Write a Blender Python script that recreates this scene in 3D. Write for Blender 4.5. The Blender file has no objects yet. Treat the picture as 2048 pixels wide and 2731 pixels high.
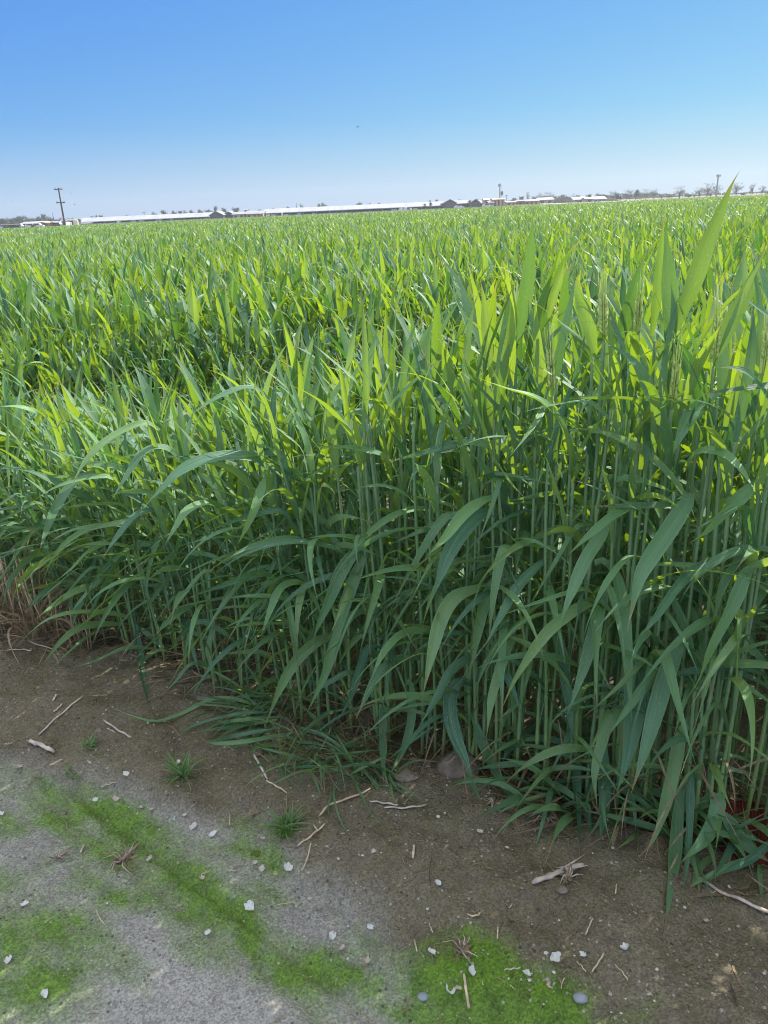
import bpy, math, random
import numpy as np
from mathutils import Matrix, Vector

random.seed(11)
RNG = np.random.default_rng(11)
R = math.radians
C = bpy.context.scene.collection
S = bpy.context.scene

# ------------------------------------------------------------------ camera
F = 2080.0                       # focal length in pixels of the 2048 x 2731 photograph
CAM = np.array([0.0, 0.0, 1.25])
TH, RO = math.atan(806.0 / F), R(2.52)
fw = np.array([0, math.cos(TH), -math.sin(TH)])
r0 = np.array([1.0, 0, 0]); u0 = np.array([0, math.sin(TH), math.cos(TH)])
rt = r0 * math.cos(RO) - u0 * math.sin(RO)
up = u0 * math.cos(RO) + r0 * math.sin(RO)
cd = bpy.data.cameras.new('camera'); cam = bpy.data.objects.new('camera', cd); C.objects.link(cam)
cd.sensor_fit = 'HORIZONTAL'; cd.sensor_width = 36; cd.lens = 36 * F / 2048
cd.clip_start = 0.05; cd.clip_end = 12000
cam.matrix_world = Matrix(((rt[0], up[0], -fw[0], CAM[0]), (rt[1], up[1], -fw[1], CAM[1]), (rt[2], up[2], -fw[2], CAM[2]), (0, 0, 0, 1)))
S.camera = cam

# ------------------------------------------------------------------ light
SUN_EL, SUN_AZ = R(39), R(48)
w = bpy.data.worlds.new('World'); S.world = w; w.use_nodes = True
nt = w.node_tree; nt.nodes.clear()
sky = nt.nodes.new('ShaderNodeTexSky'); sky.sky_type = 'NISHITA'; sky.sun_disc = False
sky.sun_elevation = SUN_EL; sky.sun_rotation = SUN_AZ; sky.air_density = 1.0; sky.dust_density = 0.2; sky.ozone_density = 3.0
def wn(ty, **kw):
    o = nt.nodes.new(ty)
    for k_, v_ in kw.items(): setattr(o, k_, v_)
    return o
def wm(op, a, b=None, c=None):
    o = wn('ShaderNodeMath', operation=op)
    for i_, v_ in enumerate((a, b, c)):
        if v_ is None: continue
        if hasattr(v_, 'node'): nt.links.new(v_, o.inputs[i_])
        else: o.inputs[i_].default_value = v_
    return o.outputs[0]
sep = wn('ShaderNodeSeparateColor'); nt.links.new(sky.outputs[0], sep.inputs[0]); comb = wn('ShaderNodeCombineColor')
for i_, (g_, k_) in enumerate(((.98, .305), (.78, .735), (.14, 3.95))):           # clear dry-air blue, graded to the day's white balance
    nt.links.new(wm('MULTIPLY', wm('POWER', sep.outputs[i_], g_), k_), comb.inputs[i_])
gen = wn('ShaderNodeTexCoord').outputs['Generated']; sx = wn('ShaderNodeSeparateXYZ'); nt.links.new(gen, sx.inputs[0])
def wr(v, a, b):
    o = wn('ShaderNodeMapRange', clamp=True, interpolation_type='SMOOTHSTEP'); nt.links.new(v, o.inputs[0]); o.inputs[1].default_value = a; o.inputs[2].default_value = b; return o.outputs[0]
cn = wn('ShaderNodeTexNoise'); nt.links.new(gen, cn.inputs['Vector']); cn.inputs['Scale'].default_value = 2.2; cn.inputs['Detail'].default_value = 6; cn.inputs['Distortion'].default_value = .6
sky_fill = wm('MULTIPLY', wm('MAXIMUM', wr(sx.outputs[2], .40, .70), wm('MULTIPLY', wr(sx.outputs[1], -.10, -.5), .30)), wr(cn.outputs[0], .28, .55))   # unseen white glow added to the sky overhead and behind, brightening the shade
cm = wn('ShaderNodeMix', data_type='RGBA'); nt.links.new(sky_fill, cm.inputs[0]); nt.links.new(comb.outputs[0], cm.inputs[6]); cm.inputs[7].default_value = (10.6, 11.0, 11.6, 1)
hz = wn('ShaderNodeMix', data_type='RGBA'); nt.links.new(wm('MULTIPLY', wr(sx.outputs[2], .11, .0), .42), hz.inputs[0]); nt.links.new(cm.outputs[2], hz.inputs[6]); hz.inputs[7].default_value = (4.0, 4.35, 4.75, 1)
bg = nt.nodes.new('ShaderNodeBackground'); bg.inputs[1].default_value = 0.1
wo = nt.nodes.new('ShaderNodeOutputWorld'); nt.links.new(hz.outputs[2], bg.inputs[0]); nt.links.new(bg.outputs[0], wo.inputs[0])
ld = bpy.data.lights.new('sun', 'SUN'); ld.energy = 5.0; ld.angle = R(0.5); ld.color = (1.0, 0.94, 0.84)
lo = bpy.data.objects.new('sun', ld); C.objects.link(lo)
sd = Vector((math.sin(SUN_AZ) * math.cos(SUN_EL), math.cos(SUN_AZ) * math.cos(SUN_EL), math.sin(SUN_EL)))
lo.rotation_euler = sd.to_track_quat('Z', 'Y').to_euler()
S.view_settings.view_transform = 'Standard'; S.view_settings.look = 'None'
S.view_settings.exposure = 0.72; S.view_settings.gamma = 1.0
S.cycles.filter_width = 1.0; S.cycles.max_bounces = 6; S.cycles.diffuse_bounces = 2; S.cycles.transmission_bounces = 4

# ------------------------------------------------------------------ helpers
def ray(px, py):
    return fw + (px - 1024) / F * rt + (1365.5 - py) / F * up
def P(px, py, Y):                                  # the point seen at a pixel at distance Y ahead
    d = ray(px, py); return CAM + d * (Y / d[1])
def G(px, py, z=0.0):                              # the point seen at a pixel at height z
    d = ray(px, py); return CAM + d * ((z - CAM[2]) / d[2])

def tag(o, label=None, cat=None, group=None, kind=None):
    if label: o['label'] = label
    if cat: o['category'] = cat
    if group: o['group'] = group
    if kind: o['kind'] = kind
    return o
def empty(name, loc, rz=0.0):
    o = bpy.data.objects.new(name, None); C.objects.link(o); o.location = loc; o.rotation_euler = (0, 0, rz); o.empty_display_size = 0.02
    return o

class MB:                                          # collects vertices and faces of ONE mesh
    def __init__(s): s.v = []; s.f = []; s.uv = []
    def add(s, vs, fs, uvs=None):
        b = len(s.v); s.v += [tuple(map(float, p)) for p in vs]; s.f += [tuple(b + i for i in f) for f in fs]
        s.uv += uvs if uvs else [(0, 0)] * len(vs)
    def box(s, x0, x1, y0, y1, z0, z1):
        s.add([(x0, y0, z0), (x1, y0, z0), (x1, y1, z0), (x0, y1, z0), (x0, y0, z1), (x1, y0, z1), (x1, y1, z1), (x0, y1, z1)],
              [(0, 3, 2, 1), (4, 5, 6, 7), (0, 1, 5, 4), (1, 2, 6, 5), (2, 3, 7, 6), (3, 0, 4, 7)]); return s
    def tube(s, pts, rad, n=8, cap=True, flat=1.0, wob=0.0):
        pts = [np.array(p, float) for p in pts]; m = len(pts)
        if not hasattr(rad, '__len__'): rad = [rad] * m
        vs = []; uvs = []; ref = None
        for i, p in enumerate(pts):
            t = pts[min(i + 1, m - 1)] - pts[max(i - 1, 0)]; t = t / (np.linalg.norm(t) + 1e-9)
            if ref is None: ref = np.array([1., 0, 0]) if abs(t[0]) < .8 else np.array([0, 1., 0])
            a = ref - t * ref.dot(t); a /= np.linalg.norm(a) + 1e-9; ref = a; b = np.cross(t, a)
            for k in range(n):
                an = 2 * math.pi * k / n; q = rad[i] * (1 + wob * random.uniform(-1, 1))
                vs.append(p + a * math.cos(an) * q + b * math.sin(an) * q * flat); uvs.append((k / n, i / (m - 1)))
        fs = [(i * n + k, i * n + (k + 1) % n, (i + 1) * n + (k + 1) % n, (i + 1) * n + k) for i in range(m - 1) for k in range(n)]
        if cap: fs += [tuple(range(n - 1, -1, -1)), tuple((m - 1) * n + k for k in range(n))]
        s.add(vs, fs, uvs); return s
    def ball(s, c, r, nu=10, nv=7, wob=0.0, sq=(1, 1, 1), seed=0):
        rr = random.Random(seed); vs = [(c[0], c[1], c[2] - r * sq[2])]; fs = []
        for j in range(1, nv):
            for i in range(nu):
                q = r * (1 + wob * rr.uniform(-1, 1)); a = 2 * math.pi * i / nu; b = -math.pi / 2 + math.pi * j / nv
                vs.append((c[0] + q * sq[0] * math.cos(b) * math.cos(a), c[1] + q * sq[1] * math.cos(b) * math.sin(a), c[2] + q * sq[2] * math.sin(b)))
        vs.append((c[0], c[1], c[2] + r * sq[2])); T = len(vs) - 1
        for i in range(nu):
            k = (i + 1) % nu; fs.append((0, 1 + k, 1 + i)); fs.append((T, 1 + (nv - 2) * nu + i, 1 + (nv - 2) * nu + k))
            for j in range(nv - 2): fs.append((1 + j * nu + i, 1 + j * nu + k, 1 + (j + 1) * nu + k, 1 + (j + 1) * nu + i))
        s.add(vs, fs); return s
    def build(s, name, m, parent=None, smooth=False, loc=None):
        me = bpy.data.meshes.new(name); me.from_pydata(s.v, [], s.f)
        uvl = me.uv_layers.new(name='UVMap'); li = np.zeros(len(me.loops), np.int32); me.loops.foreach_get('vertex_index', li)
        uvl.data.foreach_set('uv', np.array(s.uv, np.float32)[li].ravel())
        if smooth: me.polygons.foreach_set('use_smooth', np.ones(len(me.polygons), bool))
        me.materials.append(m); o = bpy.data.objects.new(name, me); C.objects.link(o)
        if parent: o.parent = parent
        if loc is not None: o.location = loc
        return o

def mesh_np(name, V, Fq, m, uv=None, var=None, parent=None, smooth=True, extra=None):     # V (n,3)  Fq (m,4)
    me = bpy.data.meshes.new(name); n = len(V); k = len(Fq)
    me.vertices.add(n); me.vertices.foreach_set('co', np.ascontiguousarray(V, np.float32).ravel())
    me.loops.add(4 * k); me.loops.foreach_set('vertex_index', np.ascontiguousarray(Fq, np.int32).ravel())
    me.polygons.add(k); me.polygons.foreach_set('loop_start', np.arange(0, 4 * k, 4, dtype=np.int32))
    if smooth: me.polygons.foreach_set('use_smooth', np.ones(k, bool))
    me.update(calc_edges=True)
    if uv is not None:
        l = me.uv_layers.new(name='UVMap'); l.data.foreach_set('uv', np.ascontiguousarray(uv[Fq.ravel()], np.float32).ravel())
    if var is not None:
        a = me.attributes.new('var', 'FLOAT', 'POINT'); a.data.foreach_set('value', np.ascontiguousarray(var, np.float32))
    for kk, arr in (extra or {}).items():
        a = me.attributes.new(kk, 'FLOAT', 'POINT'); a.data.foreach_set('value', np.ascontiguousarray(arr, np.float32))
    me.materials.append(m); o = bpy.data.objects.new(name, me); C.objects.link(o)
    if parent: o.parent = parent
    return o

def hsh(i, j, s):
    n = (i.astype(np.int64) * 374761393 + j.astype(np.int64) * 668265263 + s * 982451653) & 0x7fffffff
    n = ((n ^ (n >> 13)) * 1274126177) & 0x7fffffff
    return ((n ^ (n >> 16)) & 0xffff) / 65535.0
def vnoise(x, y, s=0):
    xi, yi = np.floor(x), np.floor(y); fx, fy = x - xi, y - yi; fx = fx * fx * (3 - 2 * fx); fy = fy * fy * (3 - 2 * fy)
    a, b, c, d = hsh(xi, yi, s), hsh(xi + 1, yi, s), hsh(xi, yi + 1, s), hsh(xi + 1, yi + 1, s)
    return (a * (1 - fx) + b * fx) * (1 - fy) + (c * (1 - fx) + d * fx) * fy
def fbm(x, y, s=0, o=4):
    t = 0; a = .5
    for k in range(o): t = t + a * vnoise(x, y, s + k * 7); x = x * 2.03 + 11.3; y = y * 2.03 - 5.7; a *= .5
    return t
def sstep(a, b, x):
    t = np.clip((x - a) / (b - a), 0, 1); return t * t * (3 - 2 * t)

# ------------------------------------------------------------------ materials
class NT:
    def __init__(s, name):
        s.m = bpy.data.materials.new(name); s.m.use_nodes = True; s.t = s.m.node_tree; s.t.nodes.clear()
        s.out = s.t.nodes.new('ShaderNodeOutputMaterial')
    def n(s, ty, **kw):
        o = s.t.nodes.new(ty)
        for k, v in kw.items(): setattr(o, k, v)
        return o
    def l(s, a, b): s.t.links.new(a, b)
    def put(s, sock, v):
        if v is None: return
        if hasattr(v, 'node'): s.l(v, sock)
        else: sock.default_value = (*v, 1) if isinstance(v, tuple) and len(v) == 3 and sock.type == 'RGBA' else v
    def math(s, op, a, b=None, c=None, clamp=False):
        o = s.n('ShaderNodeMath', operation=op, use_clamp=clamp)
        for i, v in enumerate((a, b, c)):
            if v is not None: s.put(o.inputs[i], v)
        return o.outputs[0]
    def mix(s, f, a, b, mode='MIX'):
        o = s.n('ShaderNodeMix', data_type='RGBA', blend_type=mode); s.put(o.inputs[0], f); s.put(o.inputs[6], a); s.put(o.inputs[7], b); return o.outputs[2]
    def ramp(s, f, a, b, lo=0.0, hi=1.0):
        o = s.n('ShaderNodeMapRange', clamp=True); s.put(o.inputs[0], f)
        o.inputs[1].default_value = a; o.inputs[2].default_value = b; o.inputs[3].default_value = lo; o.inputs[4].default_value = hi; return o.outputs[0]
    def noise(s, vec, sc, det=4, rough=.55, dist=0.0):
        o = s.n('ShaderNodeTexNoise'); s.put(o.inputs['Vector'], vec); o.inputs['Scale'].default_value = sc
        o.inputs['Detail'].default_value = det; o.inputs['Roughness'].default_value = rough; o.inputs['Distortion'].default_value = dist; return o.outputs[0]
    def vor(s, vec, sc, feat='F1'):
        o = s.n('ShaderNodeTexVoronoi', feature=feat); s.put(o.inputs['Vector'], vec); o.inputs['Scale'].default_value = sc; return o
    def obj(s): return s.n('ShaderNodeTexCoord').outputs['Object']
    def pos(s): return s.n('ShaderNodeNewGeometry').outputs['Position']
    def scale(s, vec, x, y, z):
        o = s.n('ShaderNodeVectorMath', operation='MULTIPLY'); s.l(vec, o.inputs[0]); o.inputs[1].default_value = (x, y, z); return o.outputs[0]
    def bsdf(s, col, rough=.6, spec=.3, bump=None, dist=.002, strength=1.0, metal=0.0):
        b = s.n('ShaderNodeBsdfPrincipled'); s.put(b.inputs['Base Color'], col); s.put(b.inputs['Roughness'], rough)
        b.inputs['Specular IOR Level'].default_value = spec; b.inputs['Metallic'].default_value = metal
        if bump is not None:
            bn = s.n('ShaderNodeBump'); bn.inputs['Distance'].default_value = dist; bn.inputs['Strength'].default_value = strength
            s.l(bump, bn.inputs['Height']); s.l(bn.outputs[0], b.inputs['Normal'])
        return b.outputs[0]
    def done(s, sh): s.l(sh, s.out.inputs[0]); return s.m

def flat_mat(name, col, rough=.6, var=.25, sc=6.0, spec=.3, metal=0.0, bump=.0, dark=None):
    t = NT(name); o = t.obj(); n = t.noise(o, sc, 5)
    a = tuple(c * (1 - var) for c in col); b = tuple(min(1, c * (1 + var)) for c in col)
    c = t.mix(t.ramp(n, .3, .7), a if dark is None else dark, b)
    return t.done(t.bsdf(c, rough, spec, n if bump else None, bump, 1.0, metal))

def leaf_mat(name, dry=False, grass=False):
    t = NT(name)
    uv = t.n('ShaderNodeUVMap').outputs[0]; sp = t.n('ShaderNodeSeparateXYZ'); t.l(uv, sp.inputs[0]); u, v = sp.outputs[0], sp.outputs[1]
    at = t.n('ShaderNodeAttribute', attribute_name='var').outputs['Fac']
    rnd = t.math('FRACT', t.math('ADD', at, t.n('ShaderNodeObjectInfo').outputs['Random']))
    rnd2 = t.math('FRACT', t.math('MULTIPLY', rnd, 7.31)); rnd3 = t.math('FRACT', t.math('MULTIPLY', rnd, 23.7))
    cs = t.n('ShaderNodeCombineXYZ'); t.l(t.math('MULTIPLY', u, 9.0), cs.inputs[0]); t.l(t.math('MULTIPLY', v, 1.3), cs.inputs[1]); t.l(t.math('MULTIPLY', rnd, 33.0), cs.inputs[2])
    streak = t.ramp(t.noise(cs.outputs[0], 1.0, 2), .32, .68)
    veins = t.math('SINE', t.math('MULTIPLY', u, 56.0)); veins = t.math('ADD', t.math('MULTIPLY_ADD', veins, .13, .22), t.math('MULTIPLY', streak, .6))
    du = t.math('ABSOLUTE', t.math('SUBTRACT', u, .5)); rib = t.math('ADD', t.ramp(du, .0, .05, 1.0, 0.0), t.ramp(du, .45, .49))
    cx = t.n('ShaderNodeCombineXYZ'); t.l(t.math('MULTIPLY', u, 2.2), cx.inputs[0]); t.l(t.math('MULTIPLY', v, 14.0), cx.inputs[1]); t.l(t.math('MULTIPLY', rnd, 91.0), cx.inputs[2])
    blot = t.noise(cx.outputs[0], 1.0, 4)
    cy = t.n('ShaderNodeCombineXYZ'); t.l(t.math('MULTIPLY', u, 14.0), cy.inputs[0]); t.l(t.math('MULTIPLY', v, 55.0), cy.inputs[1]); t.l(t.math('MULTIPLY', rnd, 57.0), cy.inputs[2])
    spk = t.noise(cy.outputs[0], 1.0, 1)
    if dry:
        c = t.mix(rnd, (.34, .25, .15), (.54, .44, .29)); c = t.mix(t.ramp(blot, .35, .7), c, (.22, .15, .09)); c = t.mix(t.math('MULTIPLY', veins, .25), c, (.45, .34, .2))
        tr = t.mix(.5, c, (.5, .38, .2)); fac = .3
    else:
        c = t.mix(rnd, *(((.020, .105, .068), (.170, .350, .120)) if not grass else ((.14, .33, .07), (.24, .46, .11))))
        c = t.mix(t.math('MULTIPLY', t.ramp(rnd2, .74, .9), .7), c, (.22, .32, .09))
        c = t.mix(t.math('MULTIPLY', t.ramp(blot, .3, .75), .45), c, (.12, .24, .14))
        c = t.mix(t.math('MULTIPLY', veins, .55), c, (.205, .39, .245))
        c = t.mix(t.math('MULTIPLY', rib, .35), c, (.26, .40, .24))
        # pale spots and browned tips, on some leaves
        s1 = t.math('MULTIPLY', t.ramp(spk, .66, .72), t.ramp(rnd3, .35, .7)); c = t.mix(t.math('MULTIPLY', s1, .7), c, (.50, .50, .26))
        tip = t.math('MULTIPLY', t.ramp(t.math('MULTIPLY_ADD', blot, .30, v), .98, 1.10), t.ramp(rnd2, .40, .6)); c = t.mix(t.math('MULTIPLY', tip, .8), c, (.33, .25, .10))
        tr = t.mix(rnd, (.06, .19, .005), (.64, .80, .008)); tr = t.mix(t.math('MULTIPLY', veins, .6), tr, (.11, .29, .01)); tr = t.mix(t.math('MULTIPLY', tip, .8), tr, (.5, .35, .1)); fac = .35
    b = t.bsdf(c, t.math('MULTIPLY_ADD', blot, .22, .36), .42, veins, .0012, .8)
    x = t.n('ShaderNodeBsdfTranslucent'); t.put(x.inputs[0], tr)
    mx = t.n('ShaderNodeMixShader'); mx.inputs[0].default_value = fac; t.l(b, mx.inputs[1]); t.l(x.outputs[0], mx.inputs[2])
    return t.done(mx.outputs[0])

def stem_mat():
    t = NT('stem_green'); uv = t.n('ShaderNodeUVMap').outputs[0]; sp = t.n('ShaderNodeSeparateXYZ'); t.l(uv, sp.inputs[0]); u, v = sp.outputs[0], sp.outputs[1]
    at = t.n('ShaderNodeAttribute', attribute_name='var').outputs['Fac']
    rnd = t.math('FRACT', t.math('ADD', at, t.n('ShaderNodeObjectInfo').outputs['Random']))
    c = t.mix(t.ramp(v, .0, .5), (.30, .44, .10), (.20, .33, .17)); c = t.mix(rnd, c, (.17, .32, .14))
    st = t.math('MULTIPLY_ADD', t.math('SINE', t.math('MULTIPLY', u, 88.0)), .5, .5); c = t.mix(t.math('MULTIPLY', st, .3), c, (.32, .45, .27))
    c = t.mix(t.ramp(v, .07, .0, 0, .7), c, (.24, .17, .08))
    b = t.bsdf(c, .42, .4, st, .0004, .5); x = t.n('ShaderNodeBsdfTranslucent'); x.inputs[0].default_value = (.28, .42, .05, 1)
    mx = t.n('ShaderNodeMixShader'); mx.inputs[0].default_value = .2; t.l(b, mx.inputs[1]); t.l(x.outputs[0], mx.inputs[2]); return t.done(mx.outputs[0])

def ground_mat():
    t = NT('ground_soil'); p = t.pos()
    berm = t.n('ShaderNodeAttribute', attribute_name='berm').outputs['Fac']; moss = t.n('ShaderNodeAttribute', attribute_name='moss').outputs['Fac']
    pale = t.n('ShaderNodeAttribute', attribute_name='pale').outputs['Fac']; far = t.n('ShaderNodeAttribute', attribute_name='far').outputs['Fac']
    n1 = t.noise(p, 5.5, 6, .6); n2 = t.noise(p, 28.0, 6, .65); n3 = t.noise(p, 160.0, 4, .7); n4 = t.noise(p, 600.0, 2, .6)
    v = t.vor(p, 300.0); grain = v.outputs['Color']; gs = t.n('ShaderNodeSeparateXYZ'); t.l(grain, gs.inputs[0])
    v2 = t.vor(p, 115.0); g2 = t.n('ShaderNodeSeparateXYZ'); t.l(v2.outputs['Color'], g2.inputs[0])
    # bank soil
    b = t.mix(t.ramp(n1, .3, .7), (.170, .145, .090), (.255, .222, .150)); b = t.mix(t.math('MULTIPLY', t.ramp(n2, .5, .72), .55), b, (.150, .150, .060))
    b = t.mix(t.math('MULTIPLY', t.ramp(n2, .5, .3), .45), b, (.135, .11, .09))
    # silty flat
    f = t.mix(t.ramp(n2, .3, .7), (.285, .27, .225), (.42, .40, .345)); f = t.mix(t.math('MULTIPLY', pale, t.ramp(n3, .2, .6)), f, (.52, .49, .44))
    c = t.mix(berm, f, b)
    # algae / moss film, ragged at its rim
    mm = t.ramp(t.math('ADD', moss, t.math('MULTIPLY_ADD', n3, .9, t.math('MULTIPLY_ADD', n2, .35, -.63))), .22, .78)
    mg = t.mix(t.ramp(n2, .35, .7), (.10, .19, .022), (.175, .345, .022)); c = t.mix(t.math('MULTIPLY', mm, .9), c, mg)
    # grains
    gr = t.ramp(gs.outputs[0], .1, .95, .72, 1.25); cc = t.n('ShaderNodeVectorMath', operation='SCALE'); t.l(c, cc.inputs[0]); t.l(gr, cc.inputs['Scale']); c = cc.outputs[0]
    sp = t.math('MULTIPLY', t.ramp(g2.outputs[1], .945, .955), t.ramp(v2.outputs['Distance'], .36, .26)); c = t.mix(t.math('MULTIPLY', sp, .75), c, (.52, .49, .43))
    sp2 = t.math('MULTIPLY', t.ramp(g2.outputs[2], .95, .96), t.ramp(v2.outputs['Distance'], .42, .3)); c = t.mix(t.math('MULTIPLY', sp2, .6), c, (.045, .04, .038))
    c = t.mix(far, c, (.20, .17, .12))
    bh = t.math('ADD', t.math('MULTIPLY', n2, 1.2), t.math('ADD', t.math('MULTIPLY', n3, .5), t.math('MULTIPLY', gs.outputs[1], .12)))
    return t.done(t.bsdf(c, .92, .15, bh, .016, 1.0))

M = {}
M['leaf'] = leaf_mat('wheat_leaf'); M['dry'] = leaf_mat('dry_leaf', dry=True); M['fresh'] = leaf_mat('fresh_grass', grass=True); M['stem'] = stem_mat(); M['ground'] = ground_mat()
M['straw'] = flat_mat('straw', (.52, .41, .27), .7, .35, 40, bump=.001)
M['straw_grey'] = flat_mat('straw_grey', (.46, .39, .32), .75, .4, 60, bump=.001)
M['rock'] = flat_mat('clod', (.20, .165, .125), .95, .35, 30, .1, bump=.02)
M['bluestone'] = flat_mat('bluestone', (.24, .26, .28), .6, .2, 30, bump=.002)
M['white_metal'] = flat_mat('white_metal', (.60, .60, .60), .45, .06, .15)
def roof_mat():
    t = NT('sheet_roof'); o = t.obj(); wv = t.n('ShaderNodeTexWave', wave_type='BANDS', bands_direction='X'); t.l(o, wv.inputs['Vector']); wv.inputs['Scale'].default_value = .5
    st = t.noise(t.scale(o, .35, .02, .02), 1.0, 5); c = t.mix(t.ramp(st, .35, .7), (.40, .41, .43), (.30, .31, .32)); c = t.mix(t.math('MULTIPLY', wv.outputs['Fac'], .15), c, (.28, .28, .28)); return t.done(t.bsdf(c, .6, .3))
M['roof'] = roof_mat()
M['grey_metal'] = flat_mat('grey_metal', (.33, .33, .33), .5, .15, .2)
M['tan'] = flat_mat('tan_wall', (.50, .38, .26), .8, .15, .4)
M['tan_wall'] = M['tan']
M['beige'] = flat_mat('beige_paint', (.60, .55, .44), .6, .08, .6)
M['wood'] = flat_mat('pole_wood', (.085, .060, .045), .85, .3, 2)
M['dark'] = flat_mat('dark_gap', (.10, .095, .095), .8, .2, 1)
M['rust'] = flat_mat('rusty_red', (.38, .16, .09), .8, .3, 1)
M['greenp'] = flat_mat('green_paint', (.16, .27, .20), .6, .2, 1)
M['mound'] = flat_mat('mound_soil', (.075, .060, .052), .95, .3, .3, bump=.2)
M['trunk'] = flat_mat('bark', (.13, .105, .085), .9, .3, 3)
M['palmgreen'] = flat_mat('palm_leaf', (.055, .085, .035), .6, .3, 3)
M['bird'] = flat_mat('bird_feather', (.03, .03, .035), .7, .2, 6)
def crown_mat(name, a, b, tr):
    t = NT(name); n = t.noise(t.obj(), .8, 3); rd = t.n('ShaderNodeObjectInfo').outputs['Random']
    c = t.mix(t.ramp(n, .3, .7), a, b); c = t.mix(t.math('MULTIPLY', rd, .35), c, (.09, .085, .06))
    x = t.n('ShaderNodeBsdfTranslucent'); x.inputs[0].default_value = (*tr, 1); mx = t.n('ShaderNodeMixShader'); mx.inputs[0].default_value = .25
    t.l(t.bsdf(c, .7, .2), mx.inputs[1]); t.l(x.outputs[0], mx.inputs[2]); return t.done(mx.outputs[0])
M['crown'] = crown_mat('evergreen_crown', (.050, .075, .040), (.095, .125, .065), (.08, .12, .03))
M['ear'] = flat_mat('ear', (.42, .52, .16), .6, .2, 60)
M['twigs'] = crown_mat('twiggy_crown', (.15, .145, .12), (.22, .20, .165), (.12, .11, .06))

# ------------------------------------------------------------------ ground
def curve_fn(pts):                                  # pixel trace on the ground -> y as a function of x
    g = np.array([G(a, b)[:2] for a, b in pts]); g = g[np.argsort(g[:, 0])]
    l = g[0] + (g[0] - g[1]) / abs(g[0][0] - g[1][0]) * 6; r = g[-1] + (g[-1] - g[-2]) / abs(g[-1][0] - g[-2][0]) * 6
    l[1] = max(l[1], g[0][1] * .6)
    xs = np.concatenate([[l[0]], g[:, 0], [r[0]]]); ys = np.concatenate([[l[1]], g[:, 1], [r[1]]])
    return lambda x: np.interp(x, xs, ys)
EDGE = curve_fn([(-300, 1560), (0, 1640), (235, 1716), (570, 1850), (790, 1960), (1110, 2035), (1360, 2120), (1730, 2230), (2048, 2300)])
TOE = curve_fn([(-200, 2000), (0, 2040), (250, 2100), (480, 2180), (700, 2240), (860, 2350), (1000, 2480), (1150, 2600), (1330, 2680), (1560, 2780)])

def ellipse(x, y, px, py, rx, ry, ang):            # soft blob centred on the ground under a pixel, metres
    c = G(px, py)[:2]; a = R(ang); dx, dy = x - c[0], y - c[1]
    q = ((dx * math.cos(a) + dy * math.sin(a)) / rx) ** 2 + ((-dx * math.sin(a) + dy * math.cos(a)) / ry) ** 2
    return np.exp(-q * 1.3)
def bermf(x, y): return sstep(-.05, .07, (y - TOE(x)) + .16 * (fbm(x * 6, y * 6, 3) - .5) + .05 * (fbm(x * 25, y * 25, 4) - .5))
def hgt(x, y):
    x = np.asarray(x, float); y = np.asarray(y, float)
    b = bermf(x, y); near = np.exp(-np.maximum(0, y - 3) * .8) * np.exp(-np.maximum(0, np.abs(x) - 3) * .8)
    s = y - EDGE(x)
    h = b * .040 - .03 * sstep(-.06, .10, s)
    h = h + b * near * ((fbm(x * 5, y * 5, 1) - .5) * .065 + (fbm(x * 17, y * 17, 5) - .5) * .052 + np.maximum(0, fbm(x * 55, y * 55, 8, 2) - .42) * .022)
    h = h + (1 - b) * near * ((fbm(x * 3, y * 3, 2) - .5) * .022 + (fbm(x * 60, y * 60, 6, 2) - .5) * .003)
    # shallow rills that water cut in the silt, running towards the lower right
    q = (y + x * .82) + .05 * (fbm(x * 4, y * 4, 9) - .5)
    for k, (c, wd, dp) in enumerate(((.86, .014, .010), (.80, .02, .006), (1.02, .012, .005), (1.22, .015, .005))):
        h = h - (1 - b) * near * dp * 1.9 * np.exp(-((q - c) / wd) ** 2)
    return h
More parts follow.
